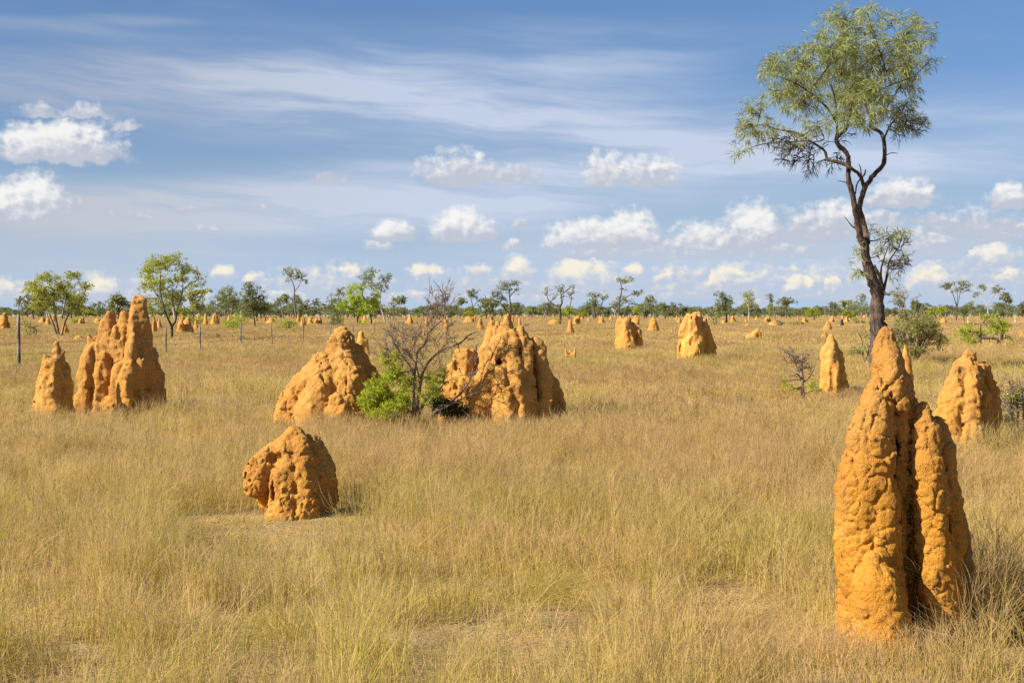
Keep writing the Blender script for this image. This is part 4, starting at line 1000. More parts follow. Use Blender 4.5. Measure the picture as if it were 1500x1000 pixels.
# ---- the leafy half-bare bush in the middle
rs = random.Random(9); bs_ = []
for k in range(80):
    u = rs.random(); bs_.append((rs.uniform(562, 645), rs.uniform(488, 545), rs.uniform(-.7, .7), rs.uniform(.2, 1.0), rs.uniform(13, 27), .52, 2, 4, -.05))
for k in range(26): bs_.append((rs.uniform(632, 662), rs.uniform(432, 485), rs.uniform(-.6, .6), rs.uniform(.3, 1.0), rs.uniform(10, 20), .6, 2, 4, -.05))
for k in range(16): bs_.append((rs.uniform(650, 700), rs.uniform(490, 560), rs.uniform(-.3, .9), rs.uniform(-.1, 1.0), rs.uniform(9, 16), .7, 2, 4, 0))
bush_stems = [
    [(610, 612, 3.2), (612, 592, 2.8), (616, 560, 2.3), (618, 548, 2.1), (626, 532, 2.0), (640, 518, 1.8), (654, 510, 1.6), (673, 503, 1.3), (686, 491, 1.1), (699, 486, .5)],
    [(607, 612, 2.8), (606, 568, 2.2), (609, 534, 1.7), (612, 515, 1.5), (623, 503, 1.3), (626, 489, 1.2), (635, 479, 1.1), (647, 467, 1.1), (651, 443, .9), (664, 420, .4)],
    [(607, 600, 2.6), (604, 546, 1.7), (592, 525, 1.3), (578, 503, 1.0), (571, 486, .8), (560, 480, .4)],
    [(613, 606, 2.8), (622, 590, 2.1), (633, 576, 1.9), (642, 572, 1.5), (650, 562, .7)],
    [(612, 610, 2.6), (640, 600, 1.9), (655, 592, 1.7), (672, 579, 1.5), (688, 558, 1.2), (694, 530, 1.0), (698, 506, .5)],
    [(640, 602, 1.6), (664, 590, 1.4), (688, 579, 1.1), (706, 573, .9), (722, 564, .4)],
    [(605, 605, 1.8), (585, 590, 1.3), (565, 575, .8)], [(609, 540, 1.5), (596, 545, 1.0), (575, 545, .6)], [(651, 443, .8), (646, 425, .6), (636, 412, .3)], [(635, 479, .9), (626, 455, .7), (630, 430, .4), (630, 405, .25)], [(616, 558, 1.6), (607, 530, 1.1), (597, 512, .7), (588, 490, .4)]]
plant('shrub', 'tangled shrub with bare grey twigs above and vivid green leaves low at one side', 'shrub', (610, 612), bush_stems,
    [(558, 572, 22, 22, .95, .12), (542, 590, 15, 17, .85, .15), (574, 545, 19, 18, .75, .12), (566, 524, 12, 11, .5, .12), (590, 585, 16, 18, 1.0, .02), (600, 560, 16, 18, .55, -.1), (556, 607, 18, 8, .9, .12), (575, 600, 16, 12, 1.0, .1), (538, 575, 8, 10, .8, .15),
     (632, 558, 16, 16, .42, -.12), (648, 545, 10, 8, .4, -.05), (640, 575, 12, 10, .5, -.2), (625, 580, 10, 14, .4, -.2), (652, 560, 8, 6, .4, 0), (583, 520, 10, 10, .3, 0)],
    'bright', M_TWIG, seed=2, sides=7, tufts=40, lpt=16, leaf_px=(4.6, 1.5), spread_px=2.3, droop=-.1, depth=.8, twig_frac=.6, twig_px=.5, sprays=bs_, crown_name='foliage', trunk_name='stems', min_leaf=.03)
plant('shrub', 'low dark green leafy shrub crouching at the foot of the jagged ribbed mound', 'shrub', (660, 609), [[(660, 610, 1.6), (658, 596, 1.0), (650, 585, .6)], [(661, 610, 1.4), (668, 596, .9), (676, 590, .5)]],
    [(658, 596, 20, 12, 1.1, -.05), (644, 588, 12, 11, 1.0, 0), (676, 601, 12, 9, 1.0, -.05), (665, 606, 20, 7, 1.0, -.1), (638, 603, 9, 8, .6, 0)], 'dark', M_TWIG, seed=3, tufts=40, lpt=16, leaf_px=(4.2, 1.6), spread_px=2.2, droop=0, crown_name='foliage', trunk_name='stems', min_leaf=.03)
# ---- small leafless bush
rs = random.Random(10); ds = [(rs.uniform(1150, 1188), rs.uniform(515, 552), rs.uniform(-.8, .8), rs.uniform(-.1, .9), rs.uniform(7, 13), .65, 2, 3, 0) for k in range(44)]
plant('dead_bush', 'small leafless brown bush with a few green shoots at its foot', 'bush', (1176, 572), [
    [(1176, 573, 2.8), (1175, 558, 2.4), (1173, 536, 1.8), (1173, 526, 1.2), (1174, 516, .5)], [(1175, 560, 1.8), (1172, 554, 1.6), (1166, 547, 1.3), (1156, 549, .6)], [(1173, 545, 1.5), (1165, 533, 1.2), (1159, 521, .9), (1146, 515, .4)],
    [(1175, 560, 1.7), (1182, 555, 1.4), (1190, 541, 1.0), (1191, 532, .5)], [(1174, 530, .9), (1180, 526, .6), (1184, 518, .3)]],
    [(1143, 560, 9, 8, .6, .1), (1152, 570, 12, 7, .5, 0), (1187, 566, 11, 8, .8, .05), (1196, 570, 10, 6, .6, .05), (1168, 570, 10, 6, .5, .0)], 'bright', M_TWIG, seed=4, tufts=26, lpt=10, leaf_px=(4, 1.3), sprays=ds, crown_name='foliage', trunk_name='stems', min_leaf=.03, twig_frac=.4)
# ---- shrubs around the big tree and at the picture's edge
rs = random.Random(12); s1 = [(rs.uniform(1318, 1365), rs.uniform(468, 505), rs.uniform(-.8, .8), rs.uniform(-.1, 1), rs.uniform(8, 14), .65, 2, 3, 0) for k in range(40)] + [(rs.uniform(1310, 1335), rs.uniform(425, 450), rs.uniform(-.6, .8), rs.uniform(-.2, 1), rs.uniform(8, 14), .55, 2, 3, .1) for k in range(10)]
plant('shrub', 'wide olive shrub with twiggy see-through crown behind the tallest mound', 'shrub', (1338, 518), [[(1338, 519, 2.6), (1331, 495, 2.0), (1322, 470, 1.5), (1318, 450, .8)], [(1339, 519, 2.2), (1343, 495, 1.7), (1352, 475, .9)], [(1340, 519, 2), (1356, 500, 1.4), (1372, 488, .7)], [(1331, 495, 1.3), (1330, 465, .9), (1326, 430, .4)]],
    [(1338, 478, 28, 16, .7, .05), (1366, 484, 24, 14, .65, .05), (1350, 466, 22, 8, .35, .1), (1312, 500, 14, 14, .6, 0), (1322, 486, 16, 15, .6, 0), (1348, 500, 30, 10, .8, .0), (1370, 500, 12, 9, .5, .08), (1325, 462, 14, 9, .4, .1), (1318, 433, 13, 10, .3, .2), (1335, 512, 26, 6, .7, -.1), (1383, 488, 6, 6, .3, .1)], 'olive', M_TWIG, seed=5, Y=47, tufts=60, lpt=13, leaf_px=(4.2, 1.2), spread_px=2.2, sprays=s1, crown_name='foliage', trunk_name='stems', min_leaf=.03)
plant('shrub', 'straggling yellow-green shrub at the foot of the big dark trunk', 'shrub', (1266, 518), [[(1266, 519, 1.6), (1262, 500, 1.0), (1256, 488, .5)], [(1267, 519, 1.4), (1274, 500, .9), (1275, 485, .5)]],
    [(1262, 508, 15, 8, .8, .1), (1252, 512, 9, 6, .8, .1), (1272, 496, 11, 11, .4, .1), (1258, 488, 7, 7, .45, .05), (1278, 508, 10, 9, .5, 0), (1264, 478, 5, 5, .4, .05)], 'olive', M_TWIG, seed=6, Y=46, tufts=26, lpt=10, leaf_px=(4.2, 1.3), crown_name='foliage', trunk_name='stems', min_leaf=.03)
plant('shrub', 'crooked low shrub tree with bent dark limb and yellow-green leaves', 'shrub', (1466, 504), [[(1466, 505, 2.6), (1467, 492, 2.2), (1468, 482, 1.7), (1462, 472, 1.2), (1455, 462, .9)], [(1464, 503, 2.2), (1461, 497, 2.0), (1450, 495, 2.0), (1440, 494, 1.7), (1436, 486, 1.0)], [(1454, 504, 1.2), (1450, 497, .9)], [(1437, 505, 1.1), (1435, 490, .9), (1432, 475, .5)]],
    [(1452, 478, 20, 12, .9, .1), (1420, 487, 17, 11, .7, .1), (1428, 499, 12, 6, .8, .05), (1440, 466, 18, 8, .5, .0), (1470, 478, 8, 8, .7, .12), (1444, 488, 12, 6, .6, -.1), (1474, 495, 6, 5, .5, .1), (1415, 475, 8, 6, .35, 0)], 'lime', M_BARK, seed=7, tufts=46, lpt=12, leaf_px=(3.6, 1.3), crown_name='foliage', trunk_name='stems', min_leaf=.03)
rs = random.Random(14); s2 = [(rs.uniform(1468, 1510), rs.uniform(560, 618), rs.uniform(-.9, .3), rs.uniform(-.1, 1), rs.uniform(10, 18), .7, 2, 4, 0) for k in range(44)]
plant('shrub', 'grey twiggy half-dry shrub cut by the picture edge beside the dome-shaped mound', 'shrub', (1496, 625), [[(1496, 626, 2.2), (1490, 600, 1.6), (1482, 580, 1.1), (1474, 552, .5)], [(1498, 626, 2), (1500, 595, 1.4), (1496, 560, .9), (1490, 525, .4)], [(1500, 626, 2), (1510, 590, 1.4), (1505, 540, .7)], [(1494, 622, 1.6), (1480, 608, 1.0), (1466, 600, .5)]],
    [(1478, 578, 9, 6, .7, .2), (1490, 590, 16, 12, .5, .0), (1470, 612, 10, 9, .6, -.1), (1488, 616, 16, 10, .5, -.1), (1500, 570, 10, 12, .3, .1)], 'olive', M_TWIG, seed=8, tufts=56, lpt=12, leaf_px=(4.4, 1.4), sprays=s2, crown_name='foliage', trunk_name='stems', min_leaf=.03)
BUSH = [
 ('bright green rounded bush standing against a fence post', (346, 484), [(338, 472, 12, 9, 1, .05), (352, 468, 12, 9, 1, .1), (345, 477, 17, 7, 1, 0), (330, 476, 7, 6, .7, 0)], 'lime'),
 ('flat-topped bright green bush beside the slender tree by the fence', (420, 485), [(414, 475, 12, 7, 1, .05), (428, 472, 10, 7, 1, .08), (421, 479, 16, 6, 1, 0)], 'lime'),
 ('small green bush behind the forked tree and fluted mounds', (284, 477), [(280, 467, 9, 6, 1, 0), (290, 468, 8, 6, 1, .05), (285, 472, 11, 5, 1, 0)], 'lime'),
 ('thin open bush with yellowish leaves near the tall fence post', (42, 496), [(38, 476, 10, 8, .7, 0), (48, 480, 9, 8, .6, -.05), (42, 488, 10, 6, .5, -.05), (34, 470, 6, 5, .6, 0)], 'olive'),
 ('grey-green wispy bush under the bright green tree', (492, 479), [(490, 462, 9, 9, .8, 0), (500, 468, 8, 8, .8, 0), (486, 470, 8, 7, .7, 0), (494, 474, 11, 5, .8, 0)], 'grey'),
 ('low yellow-green bush below the lime green tree', (108, 476), [(106, 469, 7, 4, 1, 0), (112, 470, 6, 4, 1, .05)], 'lime'),
 ('low leafy bush at the trunk of the bright green tree', (530, 478), [(526, 472, 7, 4, 1, 0), (535, 471, 7, 4, 1, .03)], 'bright'),
 ('tiny green bush at the foot of the thick-trunked tree', (820, 475), [(819, 470, 4, 4, 1, 0)], 'lime'),
 ('pale olive bush left of the leafy round tree', (1047, 478), [(1047, 466, 6, 9, .8, 0), (1044, 472, 6, 5, .8, 0), (1040, 458, 5, 5, .4, 0)], 'olive'),
 ('low dark green bush by the broad orange heap', (1143, 479), [(1140, 474, 6, 4, 1, -.1), (1146, 475, 5, 4, 1, -.1)], 'dark'),
 ('low pale green bush on the open plain near the black stump', (1168, 478), [(1164, 474, 9, 3.5, .9, .1), (1173, 473, 8, 4, .9, .05)], 'olive'),
 ('small yellowish bush between the black stump and the big tree', (1255, 476), [(1254, 468, 6, 5, .9, .05), (1270, 473, 5, 4, .8, .05)], 'lime'),
 ('small dark tuft bush on the pale grass right of the jagged ribbed mound', (772, 480), [(770, 477, 6, 2.5, .7, -.1)], 'olive'),
]
for i, (lab, b, cl, lf) in enumerate(BUSH):
    plant('bush', lab, 'bush', b, [[(b[0], b[1], .9), (b[0] - 1, b[1] - 6, .6), (b[0] - 4, cl[0][1], .35)], [(b[0], b[1], .8), (b[0] + 2, b[1] - 6, .5), (b[0] + 4, cl[-1][1] - 2, .3)]], cl, lf, M_BARKG, group='bushes on the plain', hide=.15, seed=20 + i,
          tufts=46, lpt=9, leaf_px=(2.8, 1.2), spread_px=1.3, crown_name='foliage', trunk_name='stems', twig_frac=.25, twig_px=.3)

# ---- trees on the plain
TREES = [
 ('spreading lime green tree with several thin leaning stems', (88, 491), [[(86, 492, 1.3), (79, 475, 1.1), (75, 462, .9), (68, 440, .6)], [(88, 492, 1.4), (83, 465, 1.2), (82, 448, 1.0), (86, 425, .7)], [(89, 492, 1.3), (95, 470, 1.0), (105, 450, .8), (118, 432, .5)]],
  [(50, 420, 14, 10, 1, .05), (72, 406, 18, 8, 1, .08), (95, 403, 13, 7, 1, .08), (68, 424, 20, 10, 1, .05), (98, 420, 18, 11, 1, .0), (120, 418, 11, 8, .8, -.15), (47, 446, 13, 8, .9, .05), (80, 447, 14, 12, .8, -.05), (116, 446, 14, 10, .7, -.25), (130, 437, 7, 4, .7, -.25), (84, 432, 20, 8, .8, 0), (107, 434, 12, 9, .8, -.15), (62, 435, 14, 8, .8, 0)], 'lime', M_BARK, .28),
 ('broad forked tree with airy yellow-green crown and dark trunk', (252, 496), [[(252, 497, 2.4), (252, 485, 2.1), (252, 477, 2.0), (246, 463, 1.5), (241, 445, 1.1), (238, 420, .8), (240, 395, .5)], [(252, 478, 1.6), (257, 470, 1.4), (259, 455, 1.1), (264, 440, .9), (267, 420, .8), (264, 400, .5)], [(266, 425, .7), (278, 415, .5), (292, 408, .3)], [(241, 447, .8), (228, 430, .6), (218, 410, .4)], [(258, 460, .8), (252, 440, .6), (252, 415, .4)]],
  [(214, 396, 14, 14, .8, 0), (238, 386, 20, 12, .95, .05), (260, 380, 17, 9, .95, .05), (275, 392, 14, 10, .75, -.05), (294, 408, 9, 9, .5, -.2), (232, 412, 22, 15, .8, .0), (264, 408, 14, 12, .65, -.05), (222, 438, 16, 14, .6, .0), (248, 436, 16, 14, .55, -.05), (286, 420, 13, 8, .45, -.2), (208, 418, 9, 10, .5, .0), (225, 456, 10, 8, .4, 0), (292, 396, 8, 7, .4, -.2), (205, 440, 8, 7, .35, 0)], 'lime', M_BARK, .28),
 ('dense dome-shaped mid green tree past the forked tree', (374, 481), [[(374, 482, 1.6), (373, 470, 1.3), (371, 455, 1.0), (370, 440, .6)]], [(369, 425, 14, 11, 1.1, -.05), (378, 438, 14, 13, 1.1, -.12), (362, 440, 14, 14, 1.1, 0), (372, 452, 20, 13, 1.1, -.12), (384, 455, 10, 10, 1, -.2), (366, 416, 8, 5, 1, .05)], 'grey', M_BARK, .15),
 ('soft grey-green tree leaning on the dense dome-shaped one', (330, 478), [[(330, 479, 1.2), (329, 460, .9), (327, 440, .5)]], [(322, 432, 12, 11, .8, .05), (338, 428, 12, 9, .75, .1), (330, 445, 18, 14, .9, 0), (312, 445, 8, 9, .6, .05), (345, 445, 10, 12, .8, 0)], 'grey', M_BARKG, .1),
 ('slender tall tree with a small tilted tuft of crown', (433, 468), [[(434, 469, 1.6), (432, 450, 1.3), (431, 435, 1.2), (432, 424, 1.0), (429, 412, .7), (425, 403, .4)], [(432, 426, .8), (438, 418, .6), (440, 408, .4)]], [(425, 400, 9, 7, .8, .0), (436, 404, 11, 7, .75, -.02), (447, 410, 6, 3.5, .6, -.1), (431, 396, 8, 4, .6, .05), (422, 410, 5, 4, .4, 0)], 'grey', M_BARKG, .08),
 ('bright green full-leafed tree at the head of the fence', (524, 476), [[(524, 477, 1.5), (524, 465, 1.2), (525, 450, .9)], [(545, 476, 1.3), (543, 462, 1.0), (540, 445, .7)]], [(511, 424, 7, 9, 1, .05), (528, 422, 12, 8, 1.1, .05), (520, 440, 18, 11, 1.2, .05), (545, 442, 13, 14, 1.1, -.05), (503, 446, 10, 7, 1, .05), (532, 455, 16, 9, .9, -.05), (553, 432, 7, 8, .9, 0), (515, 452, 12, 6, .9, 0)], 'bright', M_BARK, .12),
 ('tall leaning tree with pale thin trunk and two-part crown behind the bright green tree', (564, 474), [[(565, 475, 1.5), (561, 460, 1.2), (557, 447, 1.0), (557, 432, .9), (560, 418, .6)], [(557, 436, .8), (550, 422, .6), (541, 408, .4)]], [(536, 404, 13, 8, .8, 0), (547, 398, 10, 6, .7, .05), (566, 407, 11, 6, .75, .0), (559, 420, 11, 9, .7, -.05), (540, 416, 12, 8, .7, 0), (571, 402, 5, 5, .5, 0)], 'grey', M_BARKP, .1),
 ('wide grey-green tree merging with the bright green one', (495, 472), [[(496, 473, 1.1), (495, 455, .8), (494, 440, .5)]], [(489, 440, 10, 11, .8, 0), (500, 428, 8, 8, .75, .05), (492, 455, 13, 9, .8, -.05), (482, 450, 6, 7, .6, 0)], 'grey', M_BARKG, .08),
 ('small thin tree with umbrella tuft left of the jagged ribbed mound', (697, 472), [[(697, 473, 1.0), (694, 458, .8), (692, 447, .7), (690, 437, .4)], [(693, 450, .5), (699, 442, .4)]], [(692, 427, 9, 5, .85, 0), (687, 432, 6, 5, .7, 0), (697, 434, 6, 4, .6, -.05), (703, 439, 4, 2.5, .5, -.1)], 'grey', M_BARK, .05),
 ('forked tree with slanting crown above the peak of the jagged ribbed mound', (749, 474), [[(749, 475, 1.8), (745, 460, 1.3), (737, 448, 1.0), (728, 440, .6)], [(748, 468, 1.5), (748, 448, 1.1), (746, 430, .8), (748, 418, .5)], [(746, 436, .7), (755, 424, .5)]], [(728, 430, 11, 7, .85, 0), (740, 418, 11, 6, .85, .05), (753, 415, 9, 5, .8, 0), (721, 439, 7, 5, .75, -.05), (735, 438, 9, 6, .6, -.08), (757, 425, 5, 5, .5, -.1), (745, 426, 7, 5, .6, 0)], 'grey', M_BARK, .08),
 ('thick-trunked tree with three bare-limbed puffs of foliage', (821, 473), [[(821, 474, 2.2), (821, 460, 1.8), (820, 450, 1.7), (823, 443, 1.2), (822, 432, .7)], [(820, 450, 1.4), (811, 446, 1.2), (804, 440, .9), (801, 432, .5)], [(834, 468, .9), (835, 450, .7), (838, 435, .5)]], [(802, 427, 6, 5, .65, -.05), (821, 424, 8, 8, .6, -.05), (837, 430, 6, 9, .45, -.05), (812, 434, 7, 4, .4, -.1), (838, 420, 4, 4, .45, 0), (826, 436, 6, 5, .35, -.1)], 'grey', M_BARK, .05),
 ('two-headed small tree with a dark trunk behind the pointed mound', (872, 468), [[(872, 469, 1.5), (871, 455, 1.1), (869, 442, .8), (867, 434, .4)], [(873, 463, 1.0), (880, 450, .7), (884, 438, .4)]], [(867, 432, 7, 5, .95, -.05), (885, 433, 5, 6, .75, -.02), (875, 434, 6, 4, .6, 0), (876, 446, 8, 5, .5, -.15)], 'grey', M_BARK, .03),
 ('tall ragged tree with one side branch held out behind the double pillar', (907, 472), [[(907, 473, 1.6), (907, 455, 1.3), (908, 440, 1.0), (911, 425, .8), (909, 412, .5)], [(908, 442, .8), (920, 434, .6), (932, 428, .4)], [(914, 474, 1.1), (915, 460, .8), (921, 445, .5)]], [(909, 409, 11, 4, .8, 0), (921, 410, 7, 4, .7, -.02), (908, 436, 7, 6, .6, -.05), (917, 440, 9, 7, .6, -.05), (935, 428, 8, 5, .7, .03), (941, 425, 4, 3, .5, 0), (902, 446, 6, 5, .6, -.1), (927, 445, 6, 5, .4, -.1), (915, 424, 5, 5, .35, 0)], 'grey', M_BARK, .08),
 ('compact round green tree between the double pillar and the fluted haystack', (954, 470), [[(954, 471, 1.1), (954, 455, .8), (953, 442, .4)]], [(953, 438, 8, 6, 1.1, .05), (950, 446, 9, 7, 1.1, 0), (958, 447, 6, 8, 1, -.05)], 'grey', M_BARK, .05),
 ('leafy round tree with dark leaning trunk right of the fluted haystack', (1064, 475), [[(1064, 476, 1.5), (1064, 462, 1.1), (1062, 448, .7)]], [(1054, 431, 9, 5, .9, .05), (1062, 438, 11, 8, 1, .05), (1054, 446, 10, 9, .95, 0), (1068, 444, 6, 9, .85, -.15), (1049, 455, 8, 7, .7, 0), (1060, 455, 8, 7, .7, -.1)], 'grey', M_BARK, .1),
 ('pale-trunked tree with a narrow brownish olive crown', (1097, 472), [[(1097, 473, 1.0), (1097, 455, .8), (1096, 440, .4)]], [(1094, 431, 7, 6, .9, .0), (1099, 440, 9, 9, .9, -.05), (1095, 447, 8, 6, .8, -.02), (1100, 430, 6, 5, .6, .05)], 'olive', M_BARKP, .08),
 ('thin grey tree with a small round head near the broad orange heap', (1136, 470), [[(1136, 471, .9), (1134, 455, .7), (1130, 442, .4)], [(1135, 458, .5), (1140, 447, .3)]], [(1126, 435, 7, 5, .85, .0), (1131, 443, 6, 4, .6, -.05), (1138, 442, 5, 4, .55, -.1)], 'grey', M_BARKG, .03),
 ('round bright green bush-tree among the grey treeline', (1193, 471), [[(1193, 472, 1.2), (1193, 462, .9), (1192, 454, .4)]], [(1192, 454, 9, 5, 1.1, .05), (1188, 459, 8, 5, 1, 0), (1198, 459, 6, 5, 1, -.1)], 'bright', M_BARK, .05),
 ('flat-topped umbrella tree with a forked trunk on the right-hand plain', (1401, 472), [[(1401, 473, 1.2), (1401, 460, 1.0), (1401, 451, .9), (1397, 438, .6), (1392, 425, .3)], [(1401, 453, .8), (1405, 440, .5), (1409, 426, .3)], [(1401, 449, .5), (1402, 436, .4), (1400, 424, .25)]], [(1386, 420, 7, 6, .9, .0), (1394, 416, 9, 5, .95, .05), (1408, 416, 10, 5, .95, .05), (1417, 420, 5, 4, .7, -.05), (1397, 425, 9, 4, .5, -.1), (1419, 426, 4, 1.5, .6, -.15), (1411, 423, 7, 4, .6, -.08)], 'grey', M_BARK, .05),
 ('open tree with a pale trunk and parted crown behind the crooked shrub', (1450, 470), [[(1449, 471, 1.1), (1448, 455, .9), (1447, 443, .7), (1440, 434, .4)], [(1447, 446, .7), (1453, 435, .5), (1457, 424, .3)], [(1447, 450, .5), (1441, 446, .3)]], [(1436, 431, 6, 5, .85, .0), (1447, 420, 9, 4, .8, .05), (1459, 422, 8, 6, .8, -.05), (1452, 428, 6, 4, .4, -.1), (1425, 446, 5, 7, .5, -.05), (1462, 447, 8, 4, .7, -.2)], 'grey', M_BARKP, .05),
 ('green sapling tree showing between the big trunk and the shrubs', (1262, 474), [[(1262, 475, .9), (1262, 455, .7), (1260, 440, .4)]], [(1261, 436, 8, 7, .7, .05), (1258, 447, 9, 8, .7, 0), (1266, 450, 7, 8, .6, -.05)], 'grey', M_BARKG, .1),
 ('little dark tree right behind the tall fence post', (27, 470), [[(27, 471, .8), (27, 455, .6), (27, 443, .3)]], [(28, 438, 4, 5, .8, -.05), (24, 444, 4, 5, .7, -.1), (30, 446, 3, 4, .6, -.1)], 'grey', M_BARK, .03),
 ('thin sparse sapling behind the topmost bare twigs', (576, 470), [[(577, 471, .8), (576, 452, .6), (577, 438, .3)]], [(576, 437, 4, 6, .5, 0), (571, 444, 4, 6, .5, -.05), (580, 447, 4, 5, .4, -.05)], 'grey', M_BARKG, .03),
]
for i, (lab, b, st, cl, lf, bk, hd) in enumerate(TREES):
    plant('tree', lab, 'tree', b, st, cl, lf, bk, group='trees scattered over the plain', hide=hd, seed=50 + i, tufts=50 if b[1] > 480 else 60, lpt=11, leaf_px=(3.4, 1.3) if b[1] > 485 else (2.6, 1.15), spread_px=1.9 if b[1] > 485 else 1.25,
          twig_frac=.3, twig_px=.32, depth=.7)

# ---- treeline: separate small trees of eight shapes, and the mass of woodland behind them
def small_tree(k):
    r = random.Random(300 + k); h = [34, 26, 30, 22, 36, 24, 20, 28][k]; Yp = 480.0; b = (750, HZ + EYE / Yp * FPX)
    by = b[1]; lean = r.uniform(-4, 4)
    st = [[(750, by, 1.0), (750 + lean * .4, by - h * .3, .8), (750 + lean, by - h * .65, .5)], [(750 + lean * .4, by - h * .32, .6), (750 - lean + r.uniform(-5, 5), by - h * .6, .35)]]
    cl = []
    for q in range(r.randint(5, 8)):
        rad = r.uniform(3.5, 6.5); cl.append((750 + lean + r.uniform(-9, 9), by - h * r.uniform(.45, .95) + rad * .3, rad * 1.15, rad * .85, r.uniform(.5, 1.0), r.uniform(-.15, .1)))
    return plant('treeline_tree', None, None, b, st, cl, ['grey', 'grey', 'olive', 'grey', 'grey', 'grey', 'lime', 'grey'][k], [M_BARKG, M_BARK, M_BARKG, M_BARK, M_BARKP, M_BARKG, M_BARK, M_BARK][k], Y=Yp, seed=200 + k, sides=4, tufts=75, lpt=10, leaf_px=(2.4, 1.4), spread_px=1.1, twig_frac=.15, twig_px=.3, single=True)
TL = [small_tree(k) for k in range(8)]
rt = random.Random(61)
kinds = [('grey-green tree in the even line of trees along the horizon', 'trees of the horizon line'), ('olive tinged tree in the line of trees along the horizon', 'olive trees of the horizon line'), ('yellower green bushy tree in the line of trees along the horizon', 'yellowish trees of the horizon line')]
xcur = 36.0; nT = 0
while xcur < 1545:
    xcur += rt.choice([3.5, 5, 7, 9, 14, 20]) * rt.uniform(.8, 1.2) * (0.75 if xcur < 560 else 0.95)
    k = rt.choice([0, 1, 2, 3, 4, 5, 0, 1, 3, 5, 7, 7, 6]); Y = rt.uniform(380, 620)
    sc_ = rt.choice([.45, .52, .6, .7, .8, .95, 1.2]) * (1.05 if xcur < 600 else 0.9)
    o = obj('treeline_tree', TL[k], loc=((xcur - CX) / FPX * Y, Y, 0)); o.scale = (sc_ * rt.uniform(.9, 1.25), sc_ * rt.uniform(.9, 1.2), sc_); o.rotation_euler.z = rt.uniform(0, 6.28)
    lab, grp = kinds[1 if k == 2 else 2 if k == 6 else 0]
    tag(o, lab, 'tree', grp); nT += 1
print('treeline trees', nT)
# woodland mass beyond: one object, scattered copies of four low shapes
def forest():
    Vs, Fs, ti, kid, mi = [], [], [], [], []; off = 0
    pp = []; n = 700
    rw_ = np.random.default_rng(8)
    y = np.sqrt(rw_.uniform(640 ** 2, 1150 ** 2, n)); x = rw_.uniform(-.44, .44, n) * y
    Vs.append(np.stack([x, y, np.zeros(n)], 1)); off = n; ti.append(np.zeros(n)); kid.append(np.full(n, -1))
    for k, me_ in enumerate([TL[1], TL[3], TL[5], TL[0], TL[7]]):
        nv = len(me_.vertices); co = np.zeros(nv * 3, np.float32); me_.vertices.foreach_get('co', co)
        nf = len(me_.polygons); vi = np.zeros(nf * 4, np.int32); me_.loops.foreach_get('vertex_index', vi)
        tv = np.zeros(nv, np.float32); me_.attributes['tint'].data.foreach_get('value', tv); mm = np.zeros(nf, np.int32); me_.polygons.foreach_get('material_index', mm)
        Vs.append(co.reshape(-1, 3)); Fs.append(vi.reshape(-1, 4) + off); ti.append(tv); kid.append(np.full(nv, k)); mi.append(mm); off += nv
    s = rw_.uniform(.55, 1.0, n); z3 = np.zeros((off - n, 3))
    me_ = mesh_np('woodland', np.concatenate(Vs), np.concatenate(Fs), [M_BARKG, M_LEAF['grey']], smooth=False, mat_idx=np.concatenate(mi), attrs={
        'tint': ('FLOAT', np.concatenate(ti)), 'clump_kind': ('INT', np.concatenate(kid)), 'pick': ('INT', np.concatenate([rw_.integers(0, 5, n), np.zeros(off - n)])),
        'turn': ('FLOAT_VECTOR', np.concatenate([np.stack([np.zeros(n), np.zeros(n), rw_.uniform(0, 6.28, n)], 1), z3])), 'size': ('FLOAT_VECTOR', np.concatenate([np.stack([s * 1.7, s * 1.7, s], 1), z3]))})
    o = obj('woodland', me_); o.modifiers.new('scatter', 'NODES').node_group = gr.modifiers['scatter'].node_group
    tag(o, 'band of low grey-green woodland closing the horizon', 'woodland', kind='stuff')
forest()

# ---------------------------------------------------------------- fence, stump, road markers, tussock
M_POST = mat_bark('weathered_post', (0.10, 0.085, 0.075), (0.30, 0.26, 0.22), 6.0)
def mat_wire():
    m, t = newmat('rusty_wire'); p = t.n('ShaderNodeBsdfPrincipled', i={'Base Color': (0.14, 0.10, 0.08, 1), 'Roughness': 0.6, 'Metallic': 0.5}); finish(t, p.outputs[0]); return m
M_WIRE = mat_wire()
fpx = [(28, 534, 460), (293, 509, 478), (353, 506, 473), (398.5, 502, 474), (444, 498, 473), (484, 494, 473), (517, 489, 472), (548, 490, 470), (596, 485, 467), (617, 483, 466)]
fd = []
for (px, b, tp) in fpx:
    dyv = (76 - 0.0906 * (px - 28)) * (EYE - GH) / (EYE - 0.28) ; Y = (EYE - GH) * FPX / max(dyv, 8)
    fd.append(((px - CX) / FPX * Y, Y, EYE - (tp - HZ) / FPX * Y))
hid = [(185, 62), (243, 56.5)]
for px, dyv in hid:
    Y = (EYE - GH) * FPX / dyv; fd.append(((px - CX) / FPX * Y, Y, 1.25))
for k in range(1, 7):
    Y = fd[9][1] + k * 12.0; fd.append((fd[9][0] + 0.06 * k * 12, Y, 1.25))
x0, y0, _ = fd[0]; fd.insert(0, (x0 - .45, y0 - 8.5, 1.25)); fd.append((x0 - 0.9, y0 - 17, 1.25))
fd.sort(key=lambda p: p[1])
fe = empty('wire_fence', (fd[0][0], fd[0][1], 0), 'straight fence of thin weathered posts and sagging wires running towards the horizon', 'fence')
o0 = np.array([fd[0][0], fd[0][1], 0])
rp = np.random.default_rng(3)
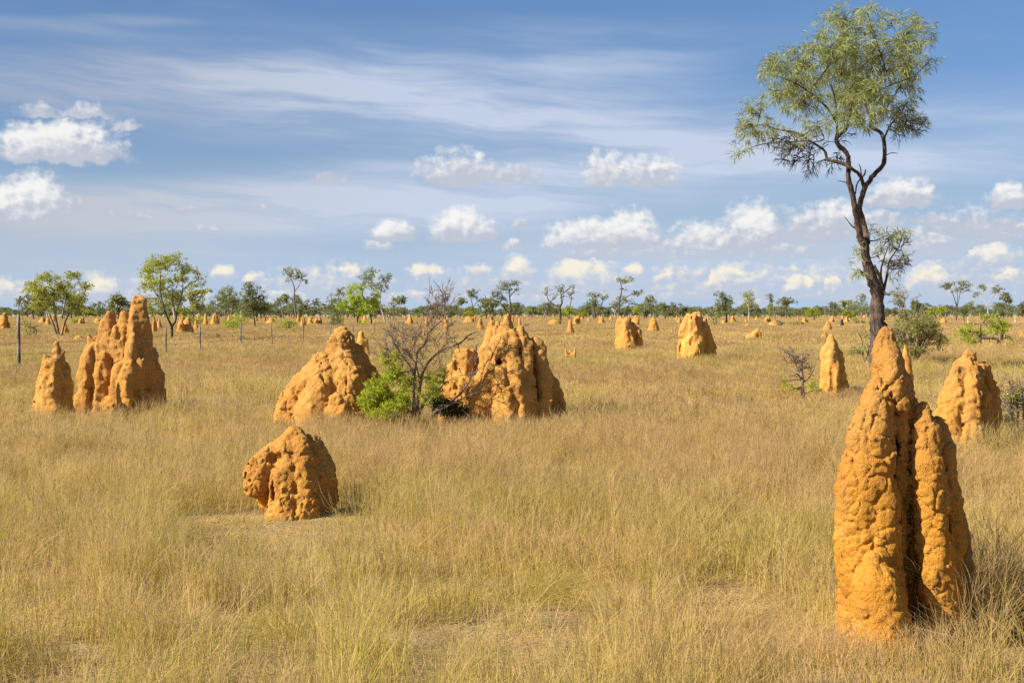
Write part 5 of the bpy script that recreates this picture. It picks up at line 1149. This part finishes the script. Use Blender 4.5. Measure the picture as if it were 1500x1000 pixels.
for (x, y, z) in fd:
    big = y < 42 and z > 1.5
    r = 0.05 if big else 0.034
    T = Tubes(); lean = rp.normal(0, .025, 2)
    hts = np.array([-0.2, .1, z * .4, z * .75, z - .01, z]); P = np.stack([x + lean[0] * hts, y + lean[1] * hts, hts], 1) - o0
    T.add(P, r * np.array([1.08, 1.05, 1, .95, .9, .35]), 8)
    obj('post', mesh_np('post', np.concatenate(T.V), np.concatenate(T.F), M_POST), fe)
for hz_ in (0.30, 0.62, 0.94):
    T = Tubes()
    P = []
    for a, b in zip(fd[:-1], fd[1:]):
        for u in (0, .25, .5, .75):
            P.append((a[0] + (b[0] - a[0]) * u, a[1] + (b[1] - a[1]) * u - .06, hz_ - 0.05 * 4 * u * (1 - u)))
    P.append((fd[-1][0], fd[-1][1] - .06, hz_)); T.add(np.array(P) - o0, np.full(len(P), .005), 4)
    obj('wire', mesh_np('wire', np.concatenate(T.V), np.concatenate(T.F), M_WIRE), fe)
# burnt stump
def mat_char():
    m, t = newmat('charred_wood'); co = t.n('ShaderNodeTexCoord').outputs['Object']; n = t.noise(t.vmath('MULTIPLY', co, (1, 1, .3)), 9, 4, .7).outputs[0]
    p = t.n('ShaderNodeBsdfPrincipled', i={'Base Color': t.mix(n, (0.008, 0.007, 0.006), (0.035, 0.028, 0.022)), 'Roughness': .9}); finish(t, p.outputs[0]); return m
Ys = ydist(480, .1); ws = W(1233.5, 480, Ys)
me = build_mound_mesh('stump', [[(0, 0, 1.05, .10), (0.02, 0, .6, .16), (0, 0, -.06, .22)], [(-.10, 0, .95, .07), (-.12, .02, -.06, .14)], [(.12, .05, .78, .07), (.13, .05, -.06, .13)]], .03, mat_char(), k=.05, lump=.03, lump_s=.15, rough=.02, seed=90)
tag(obj('tree_stump', me, loc=(ws[0], Ys, 0)), 'short black burnt stump alone on the pale grass', 'stump')
# white guide posts by the dirt road
M_WHITE, t_ = newmat('white_paint'); p_ = t_.n('ShaderNodeBsdfPrincipled', i={'Base Color': (0.75, 0.73, 0.68, 1), 'Roughness': .6}); finish(t_, p_.outputs[0])
M_RED, t_ = newmat('red_reflector'); p_ = t_.n('ShaderNodeBsdfPrincipled', i={'Base Color': (0.45, 0.04, 0.03, 1), 'Roughness': .4}); finish(t_, p_.outputs[0])
for px, lab in ((1418, 'white roadside guide post near the flat-topped umbrella tree'), (1487, 'white roadside guide post towards the picture edge by the dirt road')):
    Yg = 222.0; xg = (px - CX) / FPX * Yg
    e = empty('guide_post', (xg, Yg, 0), lab, 'guide post', 'white guide posts along the dirt road')
    T = Tubes(); T.add(np.array([(0, 0, -.1), (0, 0, .6), (0, 0, 1.18), (0, 0, 1.3)]), np.array([.065, .065, .065, .045]), 8)
    obj('post', mesh_np('post', np.concatenate(T.V), np.concatenate(T.F), M_WHITE), e)
    T = Tubes(); T.add(np.array([(0, 0, .95), (0, 0, 1.08)]), np.array([.072, .072]), 8)
    obj('reflector', mesh_np('reflector', np.concatenate(T.V), np.concatenate(T.F), M_RED), e)
# tall pale tussocks beside the tall mound
rT = np.random.default_rng(17)
for (px, py, sc_, n, hh, lab) in ((1438, 940, 1.0, 420, .80, 'big pale arching grass tussock leaning against the split side pillar of the tallest mound'), (1490, 915, 1.0, 320, .72, 'pale grass tussock cut by the picture edge beside the tallest mound')):
    Yt = EYE * FPX / (py - HZ); v, f, ti, al = tuft(rT, n, .16, hh * .6, hh * 1.1, .0017, .6, .4, .03)
    me = mesh_np('grass_tussock', v, f, M_GRASS, smooth=False, attrs={'tint': ('FLOAT', ti), 'along': ('FLOAT', al)})
    xt = (px - CX) / FPX * Yt
    tag(obj('grass_tussock', me, loc=(xt, Yt, float(gz(np.array([xt]), np.array([Yt]))[0]))), lab, 'tussock', 'pale tussocks by the tallest mound')
# fallen stick across the broad mound's right-hand neighbour
